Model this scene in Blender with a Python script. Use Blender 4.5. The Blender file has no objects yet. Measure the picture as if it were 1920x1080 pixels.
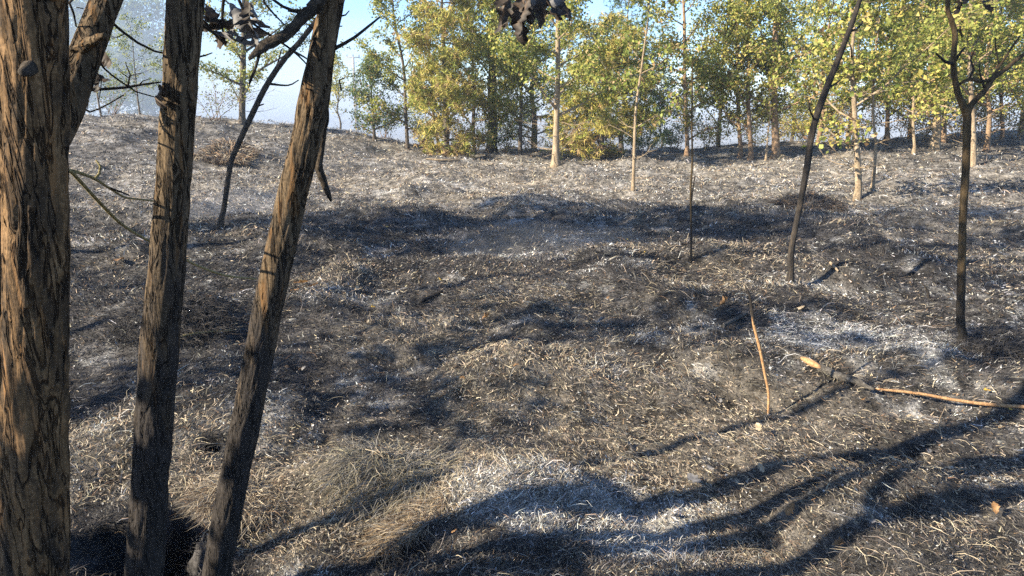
import bpy, math, random
import numpy as np

# ------------------------------------------------------------------ camera, world, sun, exposure
sc = bpy.context.scene
COL = sc.collection
F_PX = 1333.0                      # focal length in pixels of the 1920 px wide photograph
PITCH = math.radians(14.9)
CAM_Z = 1.6
cam_d = bpy.data.cameras.new('camera')
cam_d.sensor_width = 36.0
cam_d.lens = 36.0 * F_PX / 1920.0
cam_d.clip_start = 0.05
cam_d.clip_end = 6000.0
cam = bpy.data.objects.new('camera', cam_d)
COL.objects.link(cam)
cam.location = (0, 0, CAM_Z)
cam.rotation_euler = (math.pi / 2 - PITCH, 0, 0)
sc.camera = cam

SUN_EL = math.radians(29)
SUN_H = math.radians(66)           # horizontal travel of the light, measured from the view axis to the right
TRAVEL = np.array([math.sin(SUN_H), math.cos(SUN_H)])
world = bpy.data.worlds.new('World')
sc.world = world
world.use_nodes = True
wn = world.node_tree
sky = wn.nodes.new('ShaderNodeTexSky')
sky.sky_type = 'NISHITA'
sky.sun_disc = False
sky.sun_elevation = SUN_EL
# direction towards the sun, as a compass angle from +Y clockwise
sky.sun_rotation = math.atan2(-TRAVEL[0], -TRAVEL[1])
sky.air_density = 0.75
sky.dust_density = 0.25
sky.ozone_density = 4.5
wn.links.new(sky.outputs['Color'], wn.nodes['Background'].inputs['Color'])
wn.nodes['Background'].inputs['Strength'].default_value = 0.105

sun_d = bpy.data.lights.new('sun', 'SUN')
sun_d.energy = 5.0
sun_d.angle = math.radians(0.53)
sun_d.color = (1.0, 0.88, 0.69)
sun = bpy.data.objects.new('sun', sun_d)
COL.objects.link(sun)
sun.rotation_euler = (math.pi / 2 - SUN_EL, 0, -SUN_H)   # local -Z then points along the light's travel
sc.view_settings.view_transform = 'Standard'
sc.view_settings.look = 'None'
sc.view_settings.exposure = 1.58
sc.view_settings.gamma = 1.0
sc.cycles.max_bounces = 8
sc.cycles.volume_bounces = 0
sc.cycles.sample_clamp_indirect = 2.0
sc.cycles.transparent_max_bounces = 8
sc.cycles.use_denoising = False

# ------------------------------------------------------------------ noise and pixel helpers
rng = np.random.default_rng(7)
random.seed(7)

def _h(ix, iy, iz, seed):
    n = (ix * 374761393 + iy * 668265263 + iz * 2147483647 + seed * 974634777) & 0xFFFFFFFF
    n = ((n ^ (n >> 13)) * 1274126177) & 0xFFFFFFFF
    n = ((n ^ (n >> 16)) * 2246822519) & 0xFFFFFFFF
    return ((n ^ (n >> 15)) & 0xFFFFFF) / float(0xFFFFFF)

def noise2(x, y, seed=0):
    x = np.asarray(x, float); y = np.asarray(y, float)
    ix = np.floor(x).astype(np.int64); iy = np.floor(y).astype(np.int64)
    fx = x - ix; fy = y - iy
    fx = fx * fx * (3 - 2 * fx); fy = fy * fy * (3 - 2 * fy)
    z = np.zeros_like(ix)
    a = _h(ix, iy, z, seed); b = _h(ix + 1, iy, z, seed)
    c = _h(ix, iy + 1, z, seed); d = _h(ix + 1, iy + 1, z, seed)
    return (a + (b - a) * fx) * (1 - fy) + (c + (d - c) * fx) * fy

def noise3(x, y, z, seed=0):
    x = np.asarray(x, float); y = np.asarray(y, float); z = np.asarray(z, float)
    ix = np.floor(x).astype(np.int64); iy = np.floor(y).astype(np.int64); iz = np.floor(z).astype(np.int64)
    f = [x - ix, y - iy, z - iz]
    f = [t * t * (3 - 2 * t) for t in f]
    r = 0
    for i in (0, 1):
        for j in (0, 1):
            for k in (0, 1):
                w = (f[0] if i else 1 - f[0]) * (f[1] if j else 1 - f[1]) * (f[2] if k else 1 - f[2])
                r = r + w * _h(ix + i, iy + j, iz + k, seed)
    return r

def fbm(x, y, octv=4, seed=0):
    s = 0.0; a = 0.5; t = 0.0
    for o in range(octv):
        s = s + a * noise2(x * 2 ** o + 13.7 * o, y * 2 ** o - 7.1 * o, seed + o)
        t += a; a *= 0.5
    return s / t

def sstep(a, b, x):
    t = np.clip((np.asarray(x, float) - a) / (b - a), 0, 1)
    return t * t * (3 - 2 * t)

CP, SP = math.cos(PITCH), math.sin(PITCH)
def ray(px, py):
    u = (px - 960.0) / F_PX; v = (540.0 - py) / F_PX
    return np.array([u, CP + v * SP, -SP + v * CP])
def P(px, py, d):
    """point on a pixel's ray at the horizontal forward distance d (metres)"""
    r = ray(px, py)
    return np.array([0, 0, CAM_Z]) + r * (d / r[1])
def mpp(px, py, d):
    """metres that one photograph pixel spans there"""
    return d / ray(px, py)[1] / F_PX

# ------------------------------------------------------------------ terrain
_cx = [-60, -16.2, -12.9, -10.3, -7.8, -6.0, -3.9, -1.5, 2, 6.6, 9, 12.5, 15.5, 18.3, 60]
_cz = [2.2, 1.05, 0.95, 0.76, 0.53, 0.33, -0.10, -0.26, -0.30, -0.25, -0.14, 0.02, 0.20, 0.38, 1.3]
def macro(x, y):
    x = np.asarray(x, float); y = np.asarray(y, float)
    zc = np.interp(x, _cx, _cz) * sstep(8, 25, y)
    yd = np.maximum(0, y - 26.0)
    drop = 45 * (1 - np.exp(-0.13 * yd * yd / (yd + 6) / 45))
    side = np.maximum(0, np.abs(x) - 45.0)
    drop = np.maximum(drop, 45 * (1 - np.exp(-0.10 * side * side / (side + 20) / 45)))
    back = np.maximum(0, -y - 30.0)
    drop = np.maximum(drop, 45 * (1 - np.exp(-0.06 * back * back / (back + 20) / 45)))
    return zc - drop

def flat_ground(px, py):
    """where a pixel's ray meets the smooth terrain, before hummocks"""
    r = ray(px, py)
    d = np.arange(1.2, 60, 0.02)
    x = r[0] / r[1] * d; z = CAM_Z + r[2] / r[1] * d
    k = int(np.argmax(z <= macro(x, d)))
    return float(x[k]), float(d[k])
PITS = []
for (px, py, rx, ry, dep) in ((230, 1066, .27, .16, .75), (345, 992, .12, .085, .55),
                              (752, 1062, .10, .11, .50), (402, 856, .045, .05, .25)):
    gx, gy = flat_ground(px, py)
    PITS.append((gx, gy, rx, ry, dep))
MOUNDS = []
for (px, py, rx, ry, hh) in ((1512, 385, .62, .5, .20), (425, 298, .62, .6, .42), (1570, 520, .35, .3, .10), (330, 590, .6, .45, .16),
                             (700, 905, .42, .20, .13), (1010, 930, .4, .25, .06), (980, 410, .5, .45, .12), (1255, 405, .5, .4, .10), (1700, 960, .33, .22, .10),
                             (640, 520, .5, .35, .10), (870, 495, .4, .3, .08), (640, 445, .5, .4, .10), (1850, 650, .26, .22, .10),
                             (1110, 330, .9, .6, .15), (1480, 330, .9, .6, .10), (750, 345, .8, .7, .14)):
    gx, gy = flat_ground(px, py)
    MOUNDS.append((gx, gy, rx, ry, hh))

def height(x, y):
    x = np.asarray(x, float); y = np.asarray(y, float)
    r = np.hypot(x, y)
    near = 1 - sstep(40, 120, r)
    z = macro(x, y)
    z = z + near * (0.20 * (fbm(x * 0.33, y * 0.33, 3, 11) - 0.5) * sstep(1, 6, r))
    t = fbm(x * 1.25, y * 1.25, 2, 21)
    z = z + near * 0.20 * (np.maximum(0, t - 0.42) - 0.08) * 2.0
    z = z + near * 0.10 * (fbm(x * 4.2, y * 4.2, 3, 31) - 0.5)
    for (gx, gy, rx, ry, hh) in MOUNDS:
        q = ((x - gx) / rx) ** 2 + ((y - gy) / ry) ** 2
        z = z + hh * np.exp(-q * 1.3)
    wob = 1 + 0.9 * (fbm(x * 5, y * 5, 3, 41) - 0.5)
    for (gx, gy, rx, ry, dep) in PITS:
        q = np.sqrt(((x - gx) / rx) ** 2 + ((y - gy) / ry) ** 2) * wob
        z = z - dep * (1 - sstep(0.35, 1.08, q))
    return z

def G(px, py, dmax=60):
    """where a pixel's ray meets the terrain"""
    r = ray(px, py)
    d = np.arange(1.2, dmax, 0.02)
    x = r[0] / r[1] * d; z = CAM_Z + r[2] / r[1] * d
    k0 = max(0, int(np.argmax(z <= macro(x, d) + .45)) - 5)
    d = d[k0:k0 + 900]; x = x[k0:k0 + 900]; z = z[k0:k0 + 900]
    hgt = height(x, d)
    k = np.argmax(z <= hgt)
    if z[k] > hgt[k]:
        k = len(d) - 1
    x0, y0 = float(x[k]), float(d[k])
    return np.array([x0, y0, float(height(x0, y0))])

# burnt-ground make-up: where ash, straw and char lie (each mark has its own place on the ground)
def _blobs(lst):
    out = []
    for (px, py, r, s) in lst:
        gx, gy = flat_ground(px, py)
        out.append((gx, gy, r, s))
    return out
ASH = _blobs([(1640, 640, .62, 1.1), (1720, 660, .4, .5), (1490, 600, .3, .5), (1100, 950, .34, 1.1), (960, 970, .26, 1.0), (1240, 1020, .20, 1.2), (740, 690, .28, .6), (870, 480, .45, .8),
              (1130, 530, .40, .6), (1245, 575, .30, .5), (930, 960, .30, .4), (1130, 600, .3, .5), (1420, 650, .4, .5), (1600, 1020, .28, .6), (1750, 900, .3, .4),
              (1330, 930, .22, .4), (1700, 400, 1.2, .4), (1000, 470, .7, .35), (1480, 420, 1.0, .3)])
STRAW = _blobs([(450, 860, .55, 1.9), (230, 850, .35, 1.8), (560, 900, .42, 1.7), (820, 960, .26, 1.4), (1650, 880, .8, .9), (1100, 760, .8, .7), (850, 640, .6, .6), (1350, 700, .8, .7),
                (590, 545, .45, 1.1), (700, 540, .4, .8), (250, 495, .25, .8), (1000, 330, 5.0, .55), (1600, 330, 4.0, .45), (500, 330, 3.0, .5), (1600, 560, .6, .4),
                (1820, 1000, .6, .6), (640, 980, .25, .8), (1300, 470, 1.2, .25)])
CHAR = _blobs([(300, 640, 1.0, 3.0), (200, 560, 1.0, 3.0), (430, 620, .6, .9), (640, 460, 1.3, .8), (950, 520, 1.3, .9), (1300, 540, 1.4, .8), (1600, 480, 1.5, .8), (1200, 420, 2.0, .7),
               (680, 760, .5, .7), (1250, 680, .5, .5), (1400, 800, .4, .5), (300, 270, 4.0, .9), (1800, 280, 5.0, .9), (180, 740, .5, 1.3), (1850, 560, 1.0, .7), (1820, 700, .4, .8),
               (1100, 850, .3, .4), (560, 700, .5, .6), (1150, 285, 6.0, .5)])
def _m(lst, x, y):
    s = 0
    for (gx, gy, r, a) in lst:
        # patches are ragged: the distance is bent by noise
        q = ((x - gx) ** 2 + (y - gy) ** 2) / (r * r)
        s = s + a * np.exp(-q)
    return s
def makeup(x, y):
    rag = fbm(x * 2.3, y * 2.3, 4, 51)
    rag2 = fbm(x * 1.1 + 40, y * 1.1, 4, 61)
    rag3 = fbm(x * 3.1, y * 3.1 + 70, 3, 71)
    big = fbm(x * .55 + 9, y * .8, 3, 55)
    ragf = .55 * rag + .45 * fbm(x * 9, y * 9, 3, 57)
    ash = np.clip(1.7 * sstep(.42, .60, _m(ASH, x, y) * (.25 + 1.1 * ragf)) + 0.9 * sstep(.60, .66, ragf), 0, 2.0)
    straw = np.clip(_m(STRAW, x, y) * (0.5 + 1.0 * rag2) + 1.3 * sstep(.50, .64, rag2) * sstep(.60, .38, big), 0, 2.2)
    char = np.clip(_m(CHAR, x, y) * (0.5 + 1.0 * rag3) + 1.2 * sstep(.48, .62, rag3) + 1.2 * sstep(.50, .66, big), 0, 2.6)
    far = sstep(9.5, 13.5, np.hypot(x, y)) * (1 - .6 * sstep(6, 12, np.abs(x)))
    straw = straw + .45 * far; ash = ash + .45 * far * rag; char = char * (1 - .40 * far)
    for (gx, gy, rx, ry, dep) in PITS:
        k = np.exp(-(((x - gx) / rx) ** 2 + ((y - gy) / ry) ** 2) ** 2 * .22)     # hollows and their walls coloured char-black to stand for the shade in them
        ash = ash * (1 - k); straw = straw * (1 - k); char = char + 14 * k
    return ash, straw, char

C_CHAR = np.array([.025, .024, .025]); C_DARK = np.array([.085, .078, .073]); C_GREY = np.array([.22, .21, .195])
C_ASH = np.array([.58, .58, .565]); C_STRAW = np.array([.42, .355, .26]); C_BROWN = np.array([.16, .108, .068])

# ------------------------------------------------------------------ mesh helpers
def link(name, me, mat=None, parent=None, loc=None):
    o = bpy.data.objects.new(name, me)
    COL.objects.link(o)
    if mat is not None and me is not None and len(me.materials) == 0:
        me.materials.append(mat)
    if parent is not None:
        o.parent = parent
    if loc is not None:
        o.location = loc
    return o
def tag(o, label=None, cat=None, group=None, kind=None):
    if label: o['label'] = label
    if cat: o['category'] = cat
    if group: o['group'] = group
    if kind: o['kind'] = kind
    return o
def thing(name, label, cat, loc, group=None):
    o = bpy.data.objects.new(name, None)
    COL.objects.link(o)
    o.location = [float(c) for c in loc]
    o.empty_display_size = 0.1
    return tag(o, label, cat, group)
def np_mesh(name, v, tris=None, quads=None, col=None, smooth=False):
    me = bpy.data.meshes.new(name)
    v = np.asarray(v, np.float32)
    me.vertices.add(len(v))
    me.vertices.foreach_set('co', v.ravel())
    loops = []; starts = []; n = 0
    if quads is not None and len(quads):
        q = np.asarray(quads, np.int32)
        loops.append(q.ravel()); starts.append(np.arange(len(q)) * 4); n = len(q) * 4
    if tris is not None and len(tris):
        t = np.asarray(tris, np.int32)
        loops.append(t.ravel()); starts.append(n + np.arange(len(t)) * 3)
    loops = np.concatenate(loops).astype(np.int32); starts = np.concatenate(starts).astype(np.int32)
    me.loops.add(len(loops)); me.loops.foreach_set('vertex_index', loops)
    me.polygons.add(len(starts)); me.polygons.foreach_set('loop_start', starts)
    if smooth:
        me.polygons.foreach_set('use_smooth', np.ones(len(starts), bool))
    me.update(calc_edges=True)
    if col is not None:
        a = me.color_attributes.new('Col', 'FLOAT_COLOR', 'POINT')
        c = np.ones((len(v), 4), np.float32); c[:, :3] = col
        a.data.foreach_set('color', c.ravel())
    return me

def smooth_path(pts, step):
    """Catmull-Rom through the points (n x 3 or n x 4 with a radius)"""
    p = np.asarray(pts, float)
    out = []
    q = np.vstack([2 * p[0] - p[1], p, 2 * p[-1] - p[-2]])
    for i in range(1, len(q) - 2):
        n = max(1, int(np.linalg.norm(q[i + 1][:3] - q[i][:3]) / step))
        for k in range(n):
            t = k / n
            a, b, c, d = q[i - 1], q[i], q[i + 1], q[i + 2]
            out.append(0.5 * (2 * b + (c - a) * t + (2 * a - 5 * b + 4 * c - d) * t * t + (3 * b - a - 3 * c + d) * t ** 3))
    out.append(p[-1])
    return np.array(out)

class MB:
    def __init__(s):
        s.v = []; s.q = []; s.t = []; s.n = 0
    def tube(s, pr, sides, bark=0.0, seed=0, cap=True, kz=6.0):
        """pr: n x 4 array of x, y, z, radius"""
        pr = np.asarray(pr, float); p = pr[:, :3]; r = np.maximum(pr[:, 3], 1e-4)
        n = len(p)
        t = np.gradient(p, axis=0); t /= np.linalg.norm(t, axis=1)[:, None] + 1e-12
        ref = np.array([1.0, 0.13, 0.0])
        if abs(t[0] @ ref) > 0.85: ref = np.array([0.1, 0.2, 1.0])
        e1 = np.zeros_like(p); a = ref - t[0] * (ref @ t[0]); a /= np.linalg.norm(a)
        for i in range(n):
            a = a - t[i] * (a @ t[i]); a /= np.linalg.norm(a) + 1e-12
            e1[i] = a
        e2 = np.cross(t, e1)
        th = np.linspace(0, 2 * np.pi, sides, endpoint=False)
        cs, sn = np.cos(th)[None, :], np.sin(th)[None, :]
        rr = np.repeat(r[:, None], sides, 1)
        if bark > 0:
            ln = np.concatenate([[0], np.cumsum(np.linalg.norm(np.diff(p, axis=0), axis=1))])[:, None]
            tw = 0.35 * ln
            c2, s2 = np.cos(th[None, :] + tw), np.sin(th[None, :] + tw)
            f1 = noise3(c2 * 2.6 + 9, s2 * 2.6 + 9, ln * kz + 0 * c2, seed)
            f2 = noise3(c2 * 5.5 + 9, s2 * 5.5 + 9, ln * kz * 1.8 + 0 * c2, seed + 1)
            f3 = noise3(c2 * 11 + 9, s2 * 11 + 9, ln * kz * 5 + 0 * c2, seed + 2)
            rid = 1 - np.abs(2 * f2 - 1)
            low = noise3(c2 * 1.1 + 5, s2 * 1.1 + 5, ln * 2.2 + 0 * c2, seed + 3)
            rr = rr * (1 + bark * (0.35 * (f1 - .5) + 1.2 * (0.35 - rid ** 4) + 0.6 * (f3 - .5) + 0.35 * (low - .5)))
        v = p[:, None, :] + rr[:, :, None] * (cs[..., None] * e1[:, None, :] + sn[..., None] * e2[:, None, :])
        base = s.n
        s.v.append(v.reshape(-1, 3)); s.n += n * sides
        i = np.arange(n - 1)[:, None] * sides; j = np.arange(sides)[None, :]; j2 = (j + 1) % sides
        s.q.append((base + np.stack([i + j, i + j2, i + sides + j2, i + sides + j], -1)).reshape(-1, 4))
        if cap:
            s.v.append(p[[0, -1]]); c0, c1 = s.n, s.n + 1; s.n += 2
            jj = np.arange(sides); jn = (jj + 1) % sides
            s.t.append(np.stack([np.full(sides, c0), base + jn, base + jj], -1))
            lb = base + (n - 1) * sides
            s.t.append(np.stack([np.full(sides, c1), lb + jj, lb + jn], -1))
        return s
    def raw(s, v, tris):
        s.v.append(np.asarray(v, float)); s.t.append(np.asarray(tris) + s.n); s.n += len(v)
        return s
    def build(s, name, mat, parent=None, origin=(0, 0, 0), smooth=True, col=None):
        v = np.concatenate(s.v) - np.asarray(origin, float)
        me = np_mesh(name, v, np.concatenate(s.t) if s.t else None, np.concatenate(s.q) if s.q else None, col, smooth)
        return link(name, me, mat, parent)

# ------------------------------------------------------------------ materials
def new_mat(name):
    m = bpy.data.materials.new(name); m.use_nodes = True
    nt = m.node_tree
    b = nt.nodes['Principled BSDF']
    return m, nt, b
def N(nt, typ, **kw):
    n = nt.nodes.new(typ)
    for k, v in kw.items():
        if k.startswith('i_'):
            n.inputs[k[2:].replace('_', ' ')].default_value = v
        else:
            setattr(n, k, v)
    return n
def ramp(nt, stops, interp='LINEAR'):
    n = nt.nodes.new('ShaderNodeValToRGB')
    cr = n.color_ramp; cr.interpolation = interp
    while len(cr.elements) > 1: cr.elements.remove(cr.elements[-1])
    cr.elements[0].position = stops[0][0]; cr.elements[0].color = (*stops[0][1], 1)
    for p, c in stops[1:]:
        e = cr.elements.new(p); e.color = (*c, 1)
    return n
def mix(nt, mode, fac, a, b):
    n = nt.nodes.new('ShaderNodeMix'); n.data_type = 'RGBA'; n.blend_type = mode
    for sock, val in ((n.inputs[0], fac), (n.inputs[6], a), (n.inputs[7], b)):
        if isinstance(val, bpy.types.NodeSocket): nt.links.new(val, sock)
        elif isinstance(val, (int, float)): sock.default_value = val
        else: sock.default_value = (*val, 1)
    return n.outputs[2]

def mat_attr(name, rough=0.9, scale=40.0, lo=0.6, hi=1.35, translucent=0.0, bump=0.0, spec=0.2):
    m, nt, b = new_mat(name)
    at = N(nt, 'ShaderNodeVertexColor', layer_name='Col')
    geo = N(nt, 'ShaderNodeNewGeometry')
    ns = N(nt, 'ShaderNodeTexNoise', i_Scale=scale, i_Detail=5.0, i_Roughness=0.65)
    nt.links.new(geo.outputs['Position'], ns.inputs['Vector'])
    mr = N(nt, 'ShaderNodeMapRange'); nt.links.new(ns.outputs['Fac'], mr.inputs['Value'])
    mr.inputs['From Min'].default_value = .25; mr.inputs['From Max'].default_value = .75
    mr.inputs['To Min'].default_value = lo; mr.inputs['To Max'].default_value = hi
    c = mix(nt, 'MULTIPLY', 1.0, at.outputs['Color'], mr.outputs['Result'])
    nt.links.new(c, b.inputs['Base Color'])
    b.inputs['Roughness'].default_value = rough
    b.inputs['Specular IOR Level'].default_value = spec
    if bump:
        bp = N(nt, 'ShaderNodeBump', i_Strength=bump, i_Distance=0.02)
        nt.links.new(ns.outputs['Fac'], bp.inputs['Height']); nt.links.new(bp.outputs['Normal'], b.inputs['Normal'])
    if translucent:
        tr = N(nt, 'ShaderNodeBsdfTranslucent'); nt.links.new(c, tr.inputs['Color'])
        ms = N(nt, 'ShaderNodeMixShader'); ms.inputs[0].default_value = translucent
        nt.links.new(b.outputs[0], ms.inputs[1]); nt.links.new(tr.outputs[0], ms.inputs[2])
        nt.links.new(ms.outputs[0], nt.nodes['Material Output'].inputs['Surface'])
    return m

def mat_bark(name, stops, scale=(9, 9, 1.6), char=None, char_z=(0.4, 1.6), rough=0.9, bump=0.5, fine=60.0, stripe=None, crack=False):
    """stringy bark: colour from stretched noise; char climbs from the foot up (scorch height in object z)"""
    m, nt, b = new_mat(name)
    tc = N(nt, 'ShaderNodeTexCoord')
    mp = N(nt, 'ShaderNodeMapping'); mp.inputs['Scale'].default_value = scale
    nt.links.new(tc.outputs['Object'], mp.inputs['Vector'])
    n1 = N(nt, 'ShaderNodeTexNoise', i_Scale=1.0, i_Detail=7.0, i_Roughness=0.68, i_Distortion=0.6)
    nt.links.new(mp.outputs[0], n1.inputs['Vector'])
    rp = ramp(nt, stops); nt.links.new(n1.outputs['Fac'], rp.inputs['Fac'])
    c = rp.outputs['Color']
    n2 = N(nt, 'ShaderNodeTexNoise', i_Scale=fine, i_Detail=4.0)
    nt.links.new(tc.outputs['Object'], n2.inputs['Vector'])
    rp2 = ramp(nt, [(.3, (.55, .55, .55)), (.7, (1.25, 1.25, 1.25))]); nt.links.new(n2.outputs['Fac'], rp2.inputs['Fac'])
    c = mix(nt, 'MULTIPLY', 1.0, c, rp2.outputs['Color'])
    if stripe:
        mp2 = N(nt, 'ShaderNodeMapping'); mp2.inputs['Scale'].default_value = (scale[0] * 2.2, scale[1] * 2.2, scale[2] * .8); mp2.inputs['Location'].default_value = (3, 5, 1)
        nt.links.new(tc.outputs['Object'], mp2.inputs['Vector'])
        n3 = N(nt, 'ShaderNodeTexNoise', i_Scale=1.0, i_Detail=3.0); nt.links.new(mp2.outputs[0], n3.inputs['Vector'])
        r3 = ramp(nt, [(.56, (0, 0, 0)), (.66, (1, 1, 1))]); nt.links.new(n3.outputs['Fac'], r3.inputs['Fac'])
        c = mix(nt, 'MIX', r3.outputs['Color'], c, stripe)
    if crack:
        mpc = N(nt, 'ShaderNodeMapping'); mpc.inputs['Scale'].default_value = (scale[0] * 1.0, scale[1] * 1.0, scale[2] * .9); mpc.inputs['Location'].default_value = (1.3, 8.1, 2.2)
        nt.links.new(tc.outputs['Object'], mpc.inputs['Vector'])
        nc = N(nt, 'ShaderNodeTexNoise', i_Scale=1.0, i_Detail=3.0, i_Roughness=0.6, i_Distortion=0.8); nt.links.new(mpc.outputs[0], nc.inputs['Vector'])
        sb = N(nt, 'ShaderNodeMath', operation='SUBTRACT'); sb.inputs[1].default_value = .5; nt.links.new(nc.outputs['Fac'], sb.inputs[0])
        ab = N(nt, 'ShaderNodeMath', operation='ABSOLUTE'); nt.links.new(sb.outputs[0], ab.inputs[0])
        rc = ramp(nt, [(.0, (.22, .21, .20)), (.016, (.55, .53, .51)), (.034, (1, 1, 1))]); nt.links.new(ab.outputs[0], rc.inputs['Fac'])
        c = mix(nt, 'MULTIPLY', 1.0, c, rc.outputs['Color'])
        crk = rc.outputs['Color']
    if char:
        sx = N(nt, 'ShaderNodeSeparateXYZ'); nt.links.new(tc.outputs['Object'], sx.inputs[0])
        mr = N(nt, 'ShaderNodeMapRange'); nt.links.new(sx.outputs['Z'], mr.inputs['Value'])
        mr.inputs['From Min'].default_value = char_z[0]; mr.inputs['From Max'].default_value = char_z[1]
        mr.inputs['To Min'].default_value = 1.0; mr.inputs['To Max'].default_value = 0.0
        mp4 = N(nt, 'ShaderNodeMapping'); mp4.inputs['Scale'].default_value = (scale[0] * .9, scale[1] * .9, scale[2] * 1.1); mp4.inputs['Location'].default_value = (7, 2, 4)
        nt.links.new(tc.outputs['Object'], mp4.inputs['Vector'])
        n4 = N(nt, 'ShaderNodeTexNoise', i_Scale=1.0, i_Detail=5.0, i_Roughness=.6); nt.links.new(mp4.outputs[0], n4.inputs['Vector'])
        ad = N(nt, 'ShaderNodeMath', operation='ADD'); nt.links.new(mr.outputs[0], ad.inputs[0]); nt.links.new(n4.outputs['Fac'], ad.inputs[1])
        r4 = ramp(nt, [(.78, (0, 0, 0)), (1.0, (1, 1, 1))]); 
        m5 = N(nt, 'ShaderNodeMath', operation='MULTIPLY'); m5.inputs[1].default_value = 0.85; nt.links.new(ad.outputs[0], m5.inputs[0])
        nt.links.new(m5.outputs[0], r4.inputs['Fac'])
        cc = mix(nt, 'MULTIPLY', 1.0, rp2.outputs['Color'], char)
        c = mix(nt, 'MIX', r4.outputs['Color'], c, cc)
    nt.links.new(c, b.inputs['Base Color'])
    b.inputs['Roughness'].default_value = rough; b.inputs['Specular IOR Level'].default_value = 0.2
    bp = N(nt, 'ShaderNodeBump', i_Strength=min(1, bump * 1.6), i_Distance=0.015)
    nt.links.new(n1.outputs['Fac'], bp.inputs['Height'])
    if crack:
        bpc = N(nt, 'ShaderNodeBump', i_Strength=1.0, i_Distance=0.012)
        nt.links.new(crk, bpc.inputs['Height']); nt.links.new(bp.outputs['Normal'], bpc.inputs['Normal']); bp = bpc
    bp2 = N(nt, 'ShaderNodeBump', i_Strength=bump * .6, i_Distance=0.004)
    nt.links.new(n2.outputs['Fac'], bp2.inputs['Height']); nt.links.new(bp.outputs['Normal'], bp2.inputs['Normal'])
    nt.links.new(bp2.outputs['Normal'], b.inputs['Normal'])
    return m

M_GROUND = mat_attr('burnt_soil', 0.95, 55.0, 0.25, 1.75, bump=1.0)
def mottle(m, scales):
    nt = m.node_tree; b = nt.nodes['Principled BSDF']
    src = b.inputs['Base Color'].links[0].from_socket
    geo = N(nt, 'ShaderNodeNewGeometry')
    for sc_, lo, hi in scales:
        ns = N(nt, 'ShaderNodeTexNoise', i_Scale=sc_, i_Detail=6.0, i_Roughness=0.75)
        nt.links.new(geo.outputs['Position'], ns.inputs['Vector'])
        r = ramp(nt, [(.36, (lo,) * 3), (.50, (1, 1, 1)), (.62, (hi,) * 3)]); nt.links.new(ns.outputs['Fac'], r.inputs['Fac'])
        src = mix(nt, 'MULTIPLY', 1.0, src, r.outputs['Color'])
    nt.links.new(src, b.inputs['Base Color'])
mottle(M_GROUND, ((7.0, .30, 1.9), (2.2, .55, 1.5)))
M_BLADE = mat_attr('burnt_grass', 0.85, 60.0, 0.75, 1.25)
M_LEAF = mat_attr('tree_leaf', 0.55, 6.0, 0.9, 1.25, translucent=0.42, spec=0.35)
M_NEEDLE = mat_attr('pine_needle', 0.7, 6.0, 0.85, 1.15, translucent=0.2)
M_OAK1 = mat_bark('scorched_oak_bark', [(.30, (.025, .018, .012)), (.43, (.06, .040, .023)), (.53, (.145, .088, .042)), (.66, (.24, .15, .075)), (.8, (.09, .058, .033))],
                  scale=(26, 26, 4.0), char=(.022, .019, .017), char_z=(-.2, 1.5), stripe=(.19, .105, .045), fine=130, crack=True)
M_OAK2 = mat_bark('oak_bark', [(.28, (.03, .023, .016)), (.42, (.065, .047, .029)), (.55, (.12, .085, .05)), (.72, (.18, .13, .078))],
                  scale=(30, 30, 4.5), char=(.035, .030, .027), char_z=(0.3, 1.85), stripe=(.13, .072, .03), fine=140, crack=True)  # scorch band, raised higher to paint in the shade on the lower stems
M_CHARBARK = mat_bark('charred_bark', [(.3, (.012, .011, .010)), (.5, (.035, .03, .026)), (.68, (.09, .07, .05))], scale=(30, 30, 5), fine=120)
M_BROWNCHAR = mat_bark('browned_bark', [(.3, (.02, .015, .010)), (.5, (.075, .052, .027)), (.7, (.14, .10, .052))], scale=(30, 30, 4), char=(.018, .016, .014), char_z=(-.1, 1.2), fine=120)
M_PALE = mat_bark('pale_bark', [(.3, (.15, .11, .07)), (.5, (.30, .23, .15)), (.7, (.42, .33, .23))], scale=(12, 12, 3), char=(.10, .06, .035), char_z=(-.8, .5), fine=40)
M_TAN = mat_bark('tan_bark', [(.3, (.12, .075, .045)), (.5, (.27, .18, .11)), (.7, (.36, .26, .17))], scale=(10, 10, 2.5), char=(.13, .07, .04), char_z=(-.6, .9), fine=35)
M_GREYBARK = mat_bark('grey_bark', [(.3, (.05, .042, .035)), (.5, (.12, .10, .08)), (.7, (.20, .165, .13))], scale=(10, 10, 2.5), char=(.04, .03, .025), char_z=(-.6, .9), fine=35)
M_CHARBROWN = mat_bark('charred_brown_bark', [(.3, (.014, .012, .010)), (.5, (.05, .04, .03)), (.7, (.11, .085, .062))], scale=(50, 50, 20), fine=160, bump=1.0)
M_TWIG = mat_bark('dead_twig', [(.3, (.014, .012, .010)), (.6, (.045, .037, .03)), (.8, (.09, .075, .06))], scale=(60, 60, 60), fine=200)
M_YTWIG = mat_bark('lichen_twig', [(.3, (.10, .08, .035)), (.5, (.30, .25, .11)), (.7, (.40, .34, .17))], scale=(90, 90, 90), fine=200)
M_ORANGE = mat_bark('peeled_wood', [(.3, (.14, .075, .038)), (.42, (.34, .19, .09)), (.6, (.46, .28, .14))], scale=(45, 45, 30), fine=160, bump=.2)
M_LOG = mat_bark('ashen_log', [(.3, (.022, .020, .018)), (.5, (.085, .077, .067)), (.7, (.20, .185, .165))], scale=(45, 45, 45), fine=160)

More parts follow.
